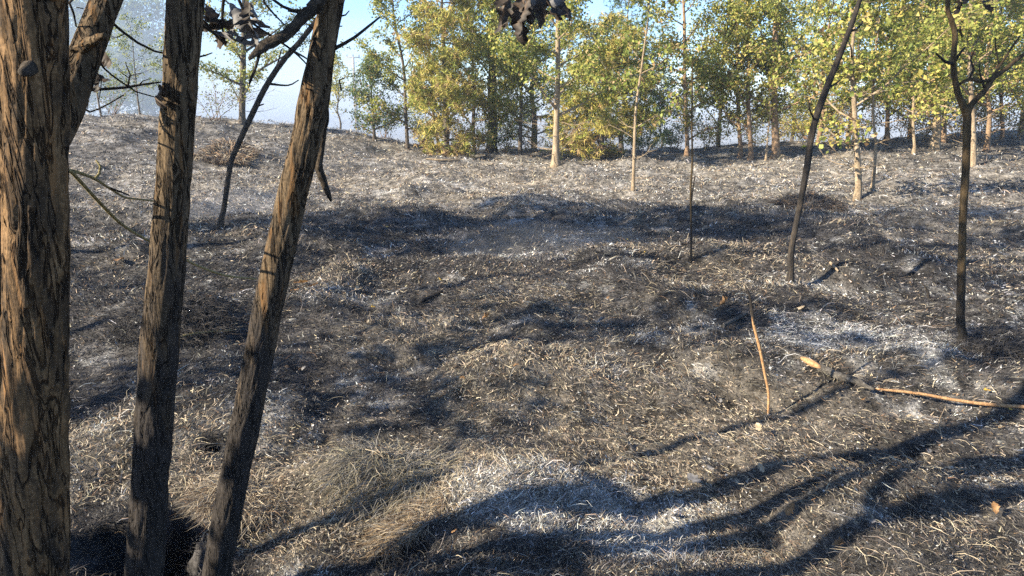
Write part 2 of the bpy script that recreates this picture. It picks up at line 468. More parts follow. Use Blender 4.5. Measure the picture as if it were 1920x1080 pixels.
# ------------------------------------------------------------------ ground sheet
def build_ground():
    ang = np.concatenate([np.radians(np.arange(-54, 54, 0.46)), np.radians(np.arange(56, 304, 4.0))])
    r1 = np.geomspace(0.25, 1.5, 16, endpoint=False)
    r2 = np.geomspace(1.5, 30, 270, endpoint=False)
    r3 = np.geomspace(30, 3000, 52)
    rad = np.concatenate([r1, r2, r3])
    A, R = np.meshgrid(ang, rad)
    X = R * np.sin(A); Y = R * np.cos(A)
    Z = height(X, Y)
    n, m = A.shape
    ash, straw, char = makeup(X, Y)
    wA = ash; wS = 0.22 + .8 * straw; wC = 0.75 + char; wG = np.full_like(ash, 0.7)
    fr = (0.40 + 0.45 * sstep(8, 14, np.hypot(X, Y)))[..., None]      # sheet is lighter farther out, where blades cover less of it
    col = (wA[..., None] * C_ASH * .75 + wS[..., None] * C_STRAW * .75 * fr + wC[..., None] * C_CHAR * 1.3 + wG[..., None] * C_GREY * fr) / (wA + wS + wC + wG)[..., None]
    v = np.stack([X, Y, Z], -1).reshape(-1, 3)
    i = np.arange(n - 1)[:, None] * m; j = np.arange(m)[None, :]; j2 = (j + 1) % m
    q = np.stack([i + j, i + m + j, i + m + j2, i + j2], -1).reshape(-1, 4)
    q = q[:, ::-1]
    v = np.vstack([v, [[0, 0, float(height(0, 0))]]])
    jj = np.arange(m); t = np.stack([np.full(m, len(v) - 1), (jj + 1) % m, jj], -1)
    col = np.vstack([col.reshape(-1, 3), col.reshape(-1, 3)[:1]])
    me = np_mesh('ground', v, t, q, col, True)
    # make sure the sheet faces up
    if me.polygons[len(me.polygons) // 2].normal.z < 0:
        me.flip_normals()
    o = link('ground', me, M_GROUND)
    return tag(o, 'burnt field floor of soot, ash and scorched straw', 'ground', kind='structure')
build_ground()

# ------------------------------------------------------------------ burnt grass
def strand_mesh(root, dirh, length, lift, curl, width, cols, wdir, K=4):
    """root n x 3, dirh heading angle, lift elevation angle, curl heading change over the strand"""
    n = len(root)
    pts = np.zeros((n, K, 3)); pts[:, 0] = root
    a = dirh.copy(); e = lift.copy(); seg = length / (K - 1)
    for k in range(1, K):
        d = np.stack([np.sin(a) * np.cos(e), np.cos(a) * np.cos(e), np.sin(e)], -1)
        pts[:, k] = pts[:, k - 1] + d * seg[:, None]
        a = a + curl / (K - 1); e = e - (0.55 + 0.5 * rng.random(n)) * np.abs(lift) * 2.7 / (K - 1)
    t = pts[:, -1] - pts[:, 0]
    w = np.cross(t, wdir); w /= np.linalg.norm(w, axis=1)[:, None] + 1e-9
    m = K - 1
    taper = np.linspace(1.0, .7, m)
    L = pts[:, :m] - w[:, None, :] * (width[:, None] * taper)[..., None] * .5
    R = pts[:, :m] + w[:, None, :] * (width[:, None] * taper)[..., None] * .5
    v = np.concatenate([L, R, pts[:, m:]], 1)
    T = []
    for k in range(m - 1):
        T += [[k, m + k, m + k + 1], [k, m + k + 1, k + 1]]
    T.append([m - 1, 2 * m - 1, 2 * m])
    T = np.array(T); nv = 2 * m + 1
    tris = (np.arange(n)[:, None, None] * nv + T[None]).reshape(-1, 3)   # K = 2 gives a single sliver
    col = np.repeat(cols[:, None, :], nv, 1).reshape(-1, 3)
    return v.reshape(-1, 3), tris, col

def pick_colors(x, y, n):
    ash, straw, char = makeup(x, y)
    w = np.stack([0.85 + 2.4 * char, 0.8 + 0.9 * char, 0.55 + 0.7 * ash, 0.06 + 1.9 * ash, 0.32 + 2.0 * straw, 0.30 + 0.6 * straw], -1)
    c = np.cumsum(w, 1); c /= c[:, -1:]
    k = (rng.random(n)[:, None] > c).sum(1)
    pal = np.stack([C_CHAR, C_DARK, C_GREY, C_ASH, C_STRAW, C_BROWN])
    col = pal[np.clip(k, 0, 5)] * (0.65 + 0.7 * rng.random(n))[:, None]
    col = col * (1 + 0.10 * (rng.random((n, 3)) - .5))
    return col

def build_grass():
    """one litter of blades: fine and curled close by, coarser and thinner farther off"""
    V = []; T = []; C = []; nv = 0
    for (n, r0, r1, p, K) in ((112000, 1.75, 6.0, -1.5, 4), (165000, 5.2, 31.0, -1.55, 3), (200000, 1.75, 9.0, -1.45, 2), (190000, 6.0, 31.0, -1.5, 2)):
        u = rng.random(n)
        r = (r0 ** (p + 1) + u * (r1 ** (p + 1) - r0 ** (p + 1))) ** (1 / (p + 1))
        a = np.radians(-47 + 94 * rng.random(n))
        x = r * np.sin(a); y = r * np.cos(a)
        z = height(x, y)
        flow = 2 * np.pi * 2.0 * fbm(x * 0.9, y * 0.9, 2, 81)
        head = flow + rng.normal(0, 1.25, n)
        k = (r / 3.0)
        tus = sstep(.50, .68, fbm(x * 1.25, y * 1.25, 2, 21)) * (rng.random(n) < .6)      # hummock tops keep longer, standing blades
        L = (0.018 + 0.085 * rng.random(n) ** 2.4) * np.maximum(k, .75) ** 0.45 * (1 + .35 * tus)
        if K == 2: L = (0.008 + 0.022 * rng.random(n)) * np.maximum(k, .75) ** 0.6
        lift = np.abs(rng.normal(0.26, 0.34, n)) + .35 * tus
        curl = rng.normal(0, 1.7, n)
        W = (0.0010 + 0.0018 * rng.random(n) ** 1.5) * np.maximum(k, .8) ** 0.90 * (2.2 if K == 2 else 1.0)
        cols = pick_colors(x, y, n)
        wd = rng.normal(0, .7, (n, 3)); wd[:, 2] += 0.9
        root = np.stack([x, y, z - 0.008 + 0.030 * rng.random(n) ** 1.5], -1)
        v, t, c = strand_mesh(root, head, L, lift, curl, W, cols, wd, K)
        V.append(v); T.append(t + nv); C.append(c); nv += len(v)
    me = np_mesh('burnt_grass', np.concatenate(V), np.concatenate(T), None, np.concatenate(C))
    return tag(link('burnt_grass', me, M_BLADE), 'scorched and curled grass blades littering the whole field', 'grass', kind='stuff')
build_grass()

def build_ash():
    n = 40000
    p = -1.6; r0, r1 = 1.8, 26
    m = 0; X = []; Y = []
    while m < n:
        u = rng.random(120000)
        r = (r0 ** (p + 1) + u * (r1 ** (p + 1) - r0 ** (p + 1))) ** (1 / (p + 1))
        a = np.radians(-47 + 94 * rng.random(len(u)))
        x = r * np.sin(a); y = r * np.cos(a)
        ash, _, _ = makeup(x, y)
        k = rng.random(len(u)) < 0.05 + 0.42 * ash
        X.append(x[k]); Y.append(y[k]); m += k.sum()
    x = np.concatenate(X)[:n]; y = np.concatenate(Y)[:n]; r = np.hypot(x, y)
    s = (0.0018 + 0.006 * rng.random(n) ** 4) * np.maximum(r / 3, .7) ** 0.7
    q = rng.normal(0, 1, (n, 3)); q /= np.linalg.norm(q, axis=1)[:, None]
    e = np.cross(q, rng.normal(0, 1, (n, 3))); e /= np.linalg.norm(e, axis=1)[:, None]
    f = np.cross(q, e)
    c = np.stack([x, y, height(x, y) + 0.006 + 0.014 * rng.random(n)], -1)
    k1 = (0.5 + rng.random(n))[:, None]
    v = np.stack([c - e * s[:, None], c - f * s[:, None] * k1 * .6 + q * s[:, None] * .3, c + e * s[:, None] * .9, c + f * s[:, None] * k1 * .6], 1).reshape(-1, 3)
    b = np.arange(n)[:, None] * 4
    t = np.concatenate([b + [[0, 1, 2]], b + [[0, 2, 3]]])
    col = np.array([.52, .52, .51]) * (0.25 + 0.9 * rng.random(n) ** 1.5)[:, None]
    me = np_mesh('ash_flakes', v, t, None, np.repeat(col, 4, 0))
    return tag(link('ash_flakes', me, M_BLADE), 'pale ash flakes scattered over the burnt ground', 'ash', kind='stuff')
build_ash()

# ------------------------------------------------------------------ trees
OAKPAL = dict(green=(.135, .17, .036), lime=(.27, .285, .065), yellow=(.46, .385, .11), tan=(.35, .25, .125), brown=(.12, .072, .036), bluegreen=(.07, .115, .055))
def leaf_mesh(cent, size, col, up=0.5, thin=0.30):
    n = len(cent)
    nrm = rng.normal(0, 1, (n, 3)); nrm[:, 2] += up; nrm += 0.55 * np.array([-TRAVEL[0] * math.cos(SUN_EL), -TRAVEL[1] * math.cos(SUN_EL), math.sin(SUN_EL)]); nrm /= np.linalg.norm(nrm, axis=1)[:, None]
    ax = np.cross(nrm, rng.normal(0, 1, (n, 3))); ax /= np.linalg.norm(ax, axis=1)[:, None] + 1e-9
    sd = np.cross(nrm, ax)
    s = size[:, None]
    w = thin * (0.8 + 0.5 * rng.random(n))[:, None]
    base = cent - ax * s * .5; tip = cent + ax * s * .5 - nrm * s * .08
    l = cent + sd * s * w + nrm * s * .10; r = cent - sd * s * w + nrm * s * .10
    v = np.stack([base, l, tip, r], 1).reshape(-1, 3)
    b = np.arange(n)[:, None] * 4
    t = np.concatenate([b + [[0, 2, 1]], b + [[0, 3, 2]]])
    return v, t, np.repeat(col, 4, 0)

def pal_mix(w, n, hfrac, scorch):
    """leaf colours: greens above, yellow and brown where the heat reached"""
    names = ['green', 'lime', 'yellow', 'tan', 'brown', 'bluegreen']
    base = np.array([OAKPAL[k] for k in names])
    W = np.repeat(np.array([w.get(k, 0.0) for k in names], float)[None], n, 0)
    sc_ = np.clip(1 - hfrac / max(scorch, 1e-3), 0, 1)[:, None]
    burn = np.array([0.05, .25, 1.0, .9, .8, 0.0])[None]
    W = W * (1 - sc_) + burn * sc_ * W.sum(1, keepdims=True) / burn.sum()
    c = np.cumsum(W, 1); c /= c[:, -1:]
    k = np.clip((rng.random(n)[:, None] > c).sum(1), 0, 5)
    return base[k] * (0.75 + 0.55 * rng.random(n))[:, None] * (1 + .12 * (rng.random((n, 3)) - .5))

def curve_out(p0, az, el, L, n, r0, droop=-0.0, wob=0.25, r1=0.003):
    out = [np.array([*p0, r0])]
    p = np.array(p0, float); a, e = az, el
    for k in range(1, n):
        a += random.gauss(0, wob); e += random.gauss(0, wob * .6) + droop
        p = p + np.array([math.sin(a) * math.cos(e), math.cos(a) * math.cos(e), math.sin(e)]) * (L / (n - 1))
        out.append(np.array([*p, r0 + (r1 - r0) * k / (n - 1)]))
    return np.array(out), a, e

def leafy_tree(name, label, cat, trunk, bark, w, leaves=5000, n_br=16, lo=1.2, spread=1.3, leaf=.085, scorch=.3, bare=(0.5, 1.3, 5), group=None,
               twig_mat=None, el=(0.35, 0.9), needle=False, up=.5, thin=.3, sides=9, bark_amp=.10, jit=.13, droopleaf=0.0, hang=None):
    """trunk: list of (x, y, z, radius) in world space, foot first"""
    tr = smooth_path(np.asarray(trunk, float), .16)
    org = tr[0, :3].copy()
    root = thing(name, label, cat, org, group)
    if not needle and leaves > 2000: lo *= .78; n_br += 4
    mb = MB(); mb.tube(tr, sides, bark_amp, random.randint(0, 999), kz=4.0); mb.build('trunk', bark, root, org)
    tz = tr[:, 2] - org[2]; H = tz[-1]
    tips = []
    def at(z):
        i = int(np.argmin(np.abs(tz - z)))
        return tr[i]
    az0 = random.random() * 6.28
    for i in range(n_br):
        f = (i + random.random() * .7) / n_br
        z = lo + (H * .98 - lo) * f
        q = at(z)
        L = spread * 1.3 * (1.15 - 0.7 * f) * random.uniform(.55, 1.2)
        a = az0 + i * 2.4 + random.gauss(0, .3)
        e = random.uniform(*el) * (0.7 + .6 * f)
        pth, a2, e2 = curve_out(q[:3], a, e, L, 7, max(.005, min(q[3] * .55, .022 + .012 * L)), wob=.16)
        b = MB(); b.tube(smooth_path(pth, .3), 5)
        tips.append((pth, L))
        for k in range(6):
            s = random.randint(2, 6); sp = pth[s]
            tw, _, _ = curve_out(sp[:3], a + random.choice((-1, 1)) * random.uniform(.4, 1.3), e + random.uniform(-.5, .5), L * random.uniform(.25, .55), 5, max(.003, sp[3] * .6), wob=.25, r1=.002)
            b.tube(tw, 3, cap=False); tips.append((tw, L * .4))
        b.build('branch', twig_mat or bark, root, org)
    for i in range(bare[2]):
        z = random.uniform(bare[0], bare[1]); q = at(z)
        L = spread * random.uniform(.35, .85)
        a = random.random() * 6.28
        pth, a2, e2 = curve_out(q[:3], a, random.uniform(-.1, .45), L, 8, max(.004, min(.011, q[3] * .4)), wob=.22, droop=.04, r1=.002)
        b = MB(); b.tube(smooth_path(pth, .2), 4)
        for k in range(5):
            s = random.randint(2, 7); sp = pth[min(s, 7)]
            tw, _, _ = curve_out(sp[:3], a + random.choice((-1, 1)) * random.uniform(.3, 1.1), random.uniform(-.2, .7), L * random.uniform(.2, .5), 5, .004, wob=.3, r1=.0015)
            b.tube(tw, 3, cap=False)
        b.build('bare_branch', twig_mat or bark, root, org)
    leaves = int(leaves * (1.0 if needle else 2.0))
    leaf = leaf * (1.0 if needle else 1.05)
    jit = jit if needle else jit * .85
    if leaves:
        wt = np.array([t[1] for t in tips]); wt = wt / wt.sum() * leaves
        C = []
        for (pth, L), k in zip(tips, wt):
            k = int(k) + 1 if needle else int(k / 7) + 1
            s = 1 - rng.random(k) ** 1.6 * .85
            f = s * (len(pth) - 1); i = np.minimum(f.astype(int), len(pth) - 2); fr = (f - i)[:, None]
            c = pth[i, :3] * (1 - fr) + pth[i + 1, :3] * fr + rng.normal(0, jit, (k, 3)) * np.array([1, 1, .8])
            if not needle:
                c = np.repeat(c, 7, 0) + rng.normal(0, leaf * .75, (k * 7, 3))
            C.append(c)
        C = np.concatenate(C)
        hf = (C[:, 2] - org[2]) / H
        C[:, 2] -= droopleaf * rng.random(len(C))
        col = pal_mix(w, len(C), hf + rng.normal(0, .05, len(C)), scorch)
        if needle:
            # each tuft is a brush of needles
            m = 9
            ctr = np.repeat(C, m, 0); n = len(ctr)
            d = rng.normal(0, 1, (n, 3)); d[:, 2] += .25; d /= np.linalg.norm(d, axis=1)[:, None]
            s = np.cross(d, rng.normal(0, 1, (n, 3))); s /= np.linalg.norm(s, axis=1)[:, None] + 1e-9
            ln = leaf * (0.7 + .6 * rng.random(n))[:, None]
            wv = leaf * .075
            v = np.stack([ctr - s * wv, ctr + s * wv, ctr + d * ln], 1).reshape(-1, 3)
            t = np.arange(n)[:, None] * 3 + [[0, 1, 2]]
            cc = np.repeat(np.repeat(col, m, 0), 3, 0)
            me = np_mesh('crown', v - org, t, None, cc)
        else:
            v, t, cc = leaf_mesh(C, leaf * (0.6 + .7 * rng.random(len(C))), col, up, thin)
            me = np_mesh('crown', v - org, t, None, cc)
        o = link('crown', me, M_NEEDLE if needle else M_LEAF, root)
        o['kind'] = 'stuff'
    return root

def far_trunk(px, py, w_px, pts, H, d=None):
    """foot at a pixel on the ground, then leaning through given pixels at the same distance, then on up to height H"""
    if d is None:
        g = G(px, py)
    else:
        q = P(px, py, d); g = np.array([q[0], d, float(height(q[0], d))])
    m = mpp(px, py, g[1]); r = w_px * m / 2
    tr = [(g[0], g[1], g[2] - .15, r * 1.9), (g[0], g[1], g[2] + .05, r * 1.35), (g[0], g[1], g[2] + .22, r * 1.05)]
    dy = 0.0
    for (qx, qy, f) in pts:
        q = P(qx, qy, g[1] + dy); tr.append((q[0], q[1], q[2], r * f))
    l = tr[-1]; top = g[2] + H
    sl = ((tr[-1][0] - tr[1][0]) / max(.5, tr[-1][2] - tr[1][2]))
    k = 3
    for i in range(1, k + 1):
        z = l[2] + (top - l[2]) * i / k
        tr.append((l[0] + sl * (z - l[2]) * .6 + random.gauss(0, .04), l[1] + random.gauss(0, .06), z, max(.006, l[3] * (1 - .85 * i / k))))
    return tr

G1 = dict(green=.8, lime=1.4, yellow=.42, tan=.05)
G2 = dict(green=.5, lime=1.3, yellow=.8, tan=.25, brown=.1)
G3 = dict(green=1.3, lime=.8, yellow=.15, bluegreen=.3)
PINE_O = dict(lime=1.0, yellow=1.2, tan=.35, green=.1)
PINE_G = dict(bluegreen=1.0, green=.8, lime=.3)

FAR = [
 # px, py, w, points through the photo, height, bark, palette, dict(...), name, label, category
 (455, 232, 12, [(456, 120, .85), (458, 20, .7)], 6.5, M_GREYBARK, G1, dict(leaves=5200, lo=1.0, spread=1.9, scorch=.2), 'oak_tree', 'tall oak on the left ridge seen between the second and third foreground trunks'),
 (702, 264, 6, [(700, 225, .8), (697, 190, .6)], 2.6, M_GREYBARK, dict(bluegreen=1, green=.6, tan=.2), dict(leaves=2600, lo=.45, spread=.85, scorch=.35, leaf=.075, n_br=16, bare=(.3, .6, 2)), 'young_tree', 'small bushy blue-green young tree right of the utility pole'),
 (764, 278, 7, [(760, 200, .85), (757, 130, .75), (740, 40, .6)], 6.0, M_GREYBARK, G1, dict(leaves=4600, lo=1.0, spread=1.25, scorch=.33), 'oak_tree', 'slender dark-stemmed oak, first of the row right of the utility pole'),
 (823, 286, 6.5, [(813, 220, .8), (810, 150, .7)], 5.6, M_TAN, G1, dict(leaves=2600, lo=1.25, spread=1.0, scorch=.38), 'oak_tree', 'thin oak with crooked brown stem just left of the thick dark trunk'),
 (922, 285, 20, [(924, 230, .9), (922, 170, .8), (925, 60, .6)], 6.2, M_CHARBARK, G2, dict(leaves=6500, lo=1.2, spread=1.5, scorch=.45, droopleaf=.12), 'oak_tree', 'thick charred dark oak trunk under drooping dry brown leaves'),
 (1042, 312, 15, [(1043, 240, .75), (1046, 140, .62), (1046, 40, .5)], 6.4, M_PALE, G1, dict(leaves=6500, lo=1.75, spread=1.55, scorch=.33, bare=(.35, 1.7, 15)), 'oak_tree', 'tan-trunked oak at centre with many bare lower branches'),
 (1187, 357, 6.5, [(1190, 260, .85), (1193, 200, .75), (1204, 120, .6), (1212, 60, .45)], 3.6, M_PALE, dict(lime=1, green=.8, tan=.5), dict(leaves=420, lo=1.3, spread=.7, scorch=.4, n_br=9, bare=(.4, 1.3, 6)), 'young_oak', 'slim pale young tree with sparse leaves standing alone right of centre'),
 (1288, 292, 8, [(1287, 230, .9), (1284, 140, .8), (1283, 40, .7)], 6.0, M_TAN, G2, dict(leaves=5200, lo=.75, spread=1.45, scorch=.42, droopleaf=.1), 'oak_tree', 'oak with low yellow-brown skirt of leaves behind the thin black sapling'),
 (1388, 296, 8, [(1386, 240, .9), (1382, 150, .8)], 5.6, M_TAN, G1, dict(leaves=3600, lo=1.2, spread=1.2, scorch=.36), 'oak_tree', 'thin oak, left one of the close pair beside the thickest right-hand trunk'),
 (1407, 299, 9, [(1406, 250, .9), (1402, 170, .75)], 5.2, M_TAN, G2, dict(leaves=3200, lo=1.3, spread=1.1, scorch=.4), 'oak_tree', 'orange-footed thin oak, right one of the close pair'),
 (1436, 301, 4, [(1440, 250, .8), (1445, 200, .6)], 2.4, M_PALE, G2, dict(leaves=60, lo=1.2, spread=.4, scorch=.5, n_br=4, bare=(.6, 1.3, 4)), 'sapling', 'pale leafless sapling hard left of the thickest right-hand trunk'),
 (1454, 297, 14.5, [(1452, 200, .8), (1453, 100, .7), (1455, 20, .6)], 6.8, M_TAN, G1, dict(leaves=7000, lo=1.35, spread=1.7, scorch=.35, bare=(.6, 1.5, 7)), 'oak_tree', 'sturdy tan oak trunk, thickest of those right of centre'),
 (1607, 376, 12, [(1606, 270, .85), (1602, 200, .7), (1597, 110, .55)], 4.6, M_PALE, G2, dict(leaves=1500, lo=1.3, spread=1.1, scorch=.45, bare=(.45, 2.1, 16)), 'oak_tree', 'pale oak with a spray of bare branches between the two black leaning stems'),
 (1635, 356, 6, [(1642, 270, .85), (1637, 210, .75), (1640, 120, .6)], 4.0, M_PALE, G2, dict(leaves=900, lo=1.5, spread=.8, scorch=.4, bare=(.5, 1.5, 7), n_br=10), 'young_oak', 'skinny kinked pale stem just right of the bare-branched pale oak'),
 (1713, 289, 6, [(1712, 220, .8), (1718, 120, .6)], 5.4, M_PALE, G1, dict(leaves=3600, lo=1.4, spread=1.2, scorch=.36), 'oak_tree', 'slim straight tan oak halfway between the pale bare oak and the forked black tree'),
 (1752, 283, 16, [(1757, 220, .85), (1750, 150, .75), (1748, 60, .65)], 6.4, M_PALE, G1, dict(leaves=6200, lo=1.5, spread=1.55, scorch=.36), 'oak_tree', 'stout swaying pale oak just left of the forked black tree'),
 (1822, 311, 11.5, [(1824, 230, .85), (1819, 140, .7), (1818, 40, .6)], 6.0, M_PALE, G1, dict(leaves=4600, lo=1.7, spread=1.4, scorch=.4), 'oak_tree', 'pale oak directly behind the forked black tree'),
 (1849, 284, 9.5, [(1855, 210, .8), (1850, 120, .7)], 5.6, M_TAN, G2, dict(leaves=3800, lo=1.4, spread=1.2, scorch=.4), 'oak_tree', 'leaning tan oak right of the forked black tree'),
 (1878, 262, 7, [(1878, 200, .85), (1872, 100, .7)], 5.4, M_TAN, G2, dict(leaves=3400, lo=1.3, spread=1.2, scorch=.4), 'oak_tree', 'thin tan oak nearest the right edge of the photo'),
 (1768, 264, 9, [(1770, 200, .8), (1772, 100, .6)], 5.6, M_TAN, G1, dict(leaves=4200, lo=1.3, spread=1.4, scorch=.34), 'oak_tree', 'orange-stemmed oak half hidden behind the stout swaying pale oak'),
 (1662, 264, 9, [(1664, 220, .85), (1668, 120, .7)], 5.8, M_TAN, G1, dict(leaves=5200, lo=1.1, spread=1.5, scorch=.3), 'oak_tree', 'oak at the field edge behind the skinny kinked stem'),
]
for (px, py, wpx, pts, H, bark, pal, kw, nm, lab) in FAR:
    leafy_tree(nm, lab, 'tree', far_trunk(px, py, wpx, pts, H), bark, pal, group='trees along the far edge of the field', **kw)

# pines scorched olive-yellow, and the trees behind the row
BACK = [
 # px, distance, height, radius, kind
 (836, 23.5, 7.0, .10, M_GREYBARK, PINE_O, dict(leaves=3600, lo=.25, spread=1.0, scorch=.25, needle=True, leaf=.17, n_br=30, el=(.0, .5), jit=.16), 'pine_tree', 'heat-yellowed pine rising behind the thin crooked oak'),
 (1128, 23.5, 4.2, .10, M_GREYBARK, PINE_O, dict(leaves=4200, lo=.15, spread=1.3, scorch=.35, needle=True, leaf=.17, n_br=28, el=(.0, .45), jit=.16), 'pine_tree', 'bushy olive-yellow pine right of the central tan-trunked oak'),
 (1165, 34.0, 7.0, .12, M_GREYBARK, PINE_G, dict(leaves=2400, lo=.5, spread=1.7, scorch=.1, needle=True, leaf=.19, n_br=30, el=(.0, .4), jit=.17), 'pine_tree', 'pointed blue-green pine peeping over the olive-yellow pine'),
 (1000, 29.0, 7.0, .12, M_GREYBARK, PINE_G, dict(leaves=2400, lo=.6, spread=1.9, scorch=.2, needle=True, leaf=.18, n_br=28, el=(.1, .5), jit=.17), 'pine_tree', 'dark green pine behind the central oaks'),
 (1238, 33.0, 3.6, .05, M_GREYBARK, dict(bluegreen=1, green=.5), dict(leaves=2600, lo=.3, spread=1.1, scorch=.1), 'young_tree', 'hazy blue-green bushy tree beyond the slim pale young tree'),
 (1345, 28.0, 6.0, .08, M_GREYBARK, G3, dict(leaves=3600, lo=1.3, spread=1.6, scorch=.25), 'oak_tree', 'leafy green oak behind the low yellow-brown skirted oak'),
 (1530, 27.0, 6.0, .08, M_TAN, G1, dict(leaves=5200, lo=.9, spread=1.7, scorch=.22), 'oak_tree', 'lime-green oak behind the upper bend of the black leaning stem'),
 (1585, 29.5, 6.4, .09, M_TAN, G1, dict(leaves=5200, lo=1.0, spread=1.8, scorch=.22), 'oak_tree', 'leafy oak filling the gap behind the pale bare-branched oak'),
 (1700, 28.0, 6.4, .09, M_TAN, G3, dict(leaves=5200, lo=1.0, spread=1.8, scorch=.2), 'oak_tree', 'bright green oak behind the slim straight tan oak'),
 (1800, 27.0, 6.4, .09, M_TAN, G3, dict(leaves=5600, lo=1.0, spread=1.8, scorch=.2), 'oak_tree', 'bright green oak behind the fork of the black tree'),
 (1905, 25.5, 6.4, .09, M_TAN, G1, dict(leaves=5600, lo=1.0, spread=1.8, scorch=.25), 'oak_tree', 'leafy oak at the right edge behind the undergrowth'),
 (640, 36.0, 3.6, .05, M_GREYBARK, dict(lime=1, yellow=.5), dict(leaves=900, lo=1.2, spread=.8, scorch=.1, el=(.8, 1.3)), 'young_tree', 'feathery pale yellow-green young tree beside the utility pole'),
 (890, 25.5, 5.8, .07, M_GREYBARK, G1, dict(leaves=4200, lo=1.3, spread=1.4, scorch=.3), 'oak_tree', 'leafy oak close behind the thick charred dark trunk'),
 (975, 25.0, 6.0, .07, M_GREYBARK, G1, dict(leaves=4600, lo=1.3, spread=1.5, scorch=.3), 'oak_tree', 'leafy oak between the dark trunk and the central tan trunk'),
 (1480, 33.0, 6.5, .08, M_GREYBARK, G1, dict(leaves=4200, lo=.8, spread=1.8, scorch=.15), 'oak_tree', 'hazy oak beyond the ridge behind the thickest right-hand trunk'),
]
for (px, d, H, r, bark, pal, kw, nm, lab) in BACK:
    x = float(P(px, 300, d)[0]); z = float(height(x, d))
    tr = [(x, d, z - .2, r * 1.2)]
    for i in range(1, 7):
        tr.append((x + random.gauss(0, .05), d + random.gauss(0, .05), z + H * i / 6, r * (1.05 - .95 * i / 6)))
    leafy_tree(nm, lab, 'tree', tr, bark, pal, group='trees behind the front row', **kw)

# undergrowth: low scorched bushes at the field edge
def bush(px, d, H, spread, w, leaves, label, stems=7, leaf=.07, scorch=.2, name='bush'):
    x = float(P(px, 280, d)[0]); z = float(height(x, d)); org = np.array([x, d, z - .05])
    root = thing(name, label, 'bush', org, 'bushes at the field edge')
    tips = []
    for s in range(stems):
        b = MB()
        pth, a, e = curve_out(org + [random.gauss(0, .10), random.gauss(0, .10), 0], random.random() * 6.28, random.uniform(.75, 1.4), H * random.uniform(.7, 1.1), 8, .013, wob=.14)
        b.tube(smooth_path(pth, .15), 4); tips.append((pth, 1.0))
        for k in range(9):
            sp = pth[random.randint(2, 7)]
            tw, _, _ = curve_out(sp[:3], random.random() * 6.28, random.uniform(0, .9), spread * random.uniform(.3, .8), 5, .005, wob=.25, r1=.002)
            b.tube(tw, 3, cap=False); tips.append((tw, .7))
        b.build('stem', M_TAN, root, org)
    C = []
    for pth, L in tips:
        k = int(leaves * 1.8 / len(tips)) + 1
        f = (0.2 + .8 * rng.random(k)) * (len(pth) - 1); i = np.minimum(f.astype(int), len(pth) - 2); fr = (f - i)[:, None]
        C.append(pth[i, :3] * (1 - fr) + pth[i + 1, :3] * fr + rng.normal(0, .12, (k, 3)))
    C = np.concatenate(C)
    C[:, 2] = np.maximum(C[:, 2], z + .08)
    col = pal_mix(w, len(C), (C[:, 2] - z) / H, scorch)
    v, t, cc = leaf_mesh(C, leaf * (.6 + .7 * rng.random(len(C))), col)
    o = link('crown', np_mesh('crown', v - org, t, None, cc), M_LEAF, root); o['kind'] = 'stuff'
    return root
BR = dict(brown=.45, tan=1.0, yellow=.45, lime=.2)
YG = dict(lime=1.0, yellow=.8, tan=.3)
for a in [(1410, 29, 1.5, .8, YG, 700, 'yellow-green bush on the ridge behind the pair of thin oaks'),
          (1510, 28, 1.7, .9, YG, 1600, 'yellow-lime bush on the ridge right of the thickest right-hand trunk'),
          (1560, 27.5, 1.8, .9, YG, 1500, 'lime bush on the ridge behind the foot of the bare-branched oak'),
          (1615, 27, 1.4, .8, dict(tan=1, yellow=.6, lime=.4), 600, 'thin tan bush right of the bare-branched oak'),
          (1690, 26.5, 1.6, .9, BR, 800, 'scorched brown bush left of the slim straight tan oak'),
          (1735, 26, 1.6, .9, BR, 900, 'scorched brown bush right of the slim straight tan oak'),
          (1790, 25.5, 1.7, 1.0, BR, 900, 'scorched brown bush behind the stout swaying pale oak'),
          (1840, 25, 1.7, 1.0, BR, 1000, 'scorched brown bush left of the leaning tan oak'),
          (1895, 24.5, 1.8, 1.0, BR, 1100, 'scorched brown bush at the right edge of the photo'),
          (1265, 28.5, 1.1, .7, dict(bluegreen=1, tan=.4), 500, 'low dull-green bush left of the thin black sapling'),
          (985, 27, 1.2, .8, dict(tan=1, yellow=.6, lime=.3), 500, 'dry tan bush between the dark trunk and the central oak'),
          (410, 25.5, 1.5, .8, dict(lime=.8, green=.6, brown=.5), 260, 'spindly many-stemmed bush on the left ridge'),
          (220, 27.5, 1.6, .8, dict(bluegreen=1, lime=.3), 220, 'sparse hazy bush on the left ridge under the smoke'),
          (870, 25.5, 1.3, .8, dict(tan=1, yellow=.8), 600, 'dry yellow bush left of the dark trunk'),
          (725, 29, 1.5, .9, dict(bluegreen=1, green=.4), 700, 'hazy grey-green bush between the young tree and the slender oak'),
          (790, 28, 1.4, .9, dict(bluegreen=.7, lime=.6, yellow=.3), 700, 'hazy green bush right of the slender dark-stemmed oak'),
          (950, 26.5, 1.3, .9, dict(bluegreen=.7, lime=.6), 700, 'grey-green bush right of the thick dark trunk'),
          (1075, 26.5, 1.3, .9, dict(lime=.7, yellow=.6, tan=.5), 800, 'yellowish bush right of the central tan trunk'),
          (1205, 27.5, 1.5, .9, dict(bluegreen=1, green=.4), 800, 'blue-green bush right of the slim pale young tree'),
          (1325, 27.5, 1.4, .9, dict(bluegreen=.7, tan=.4, lime=.4), 600, 'mixed green bush right of the skirted oak'),
          (1455, 28.5, 1.5, .9, YG, 900, 'yellow bush right behind the thickest right-hand trunk')]:
    bush(*a)

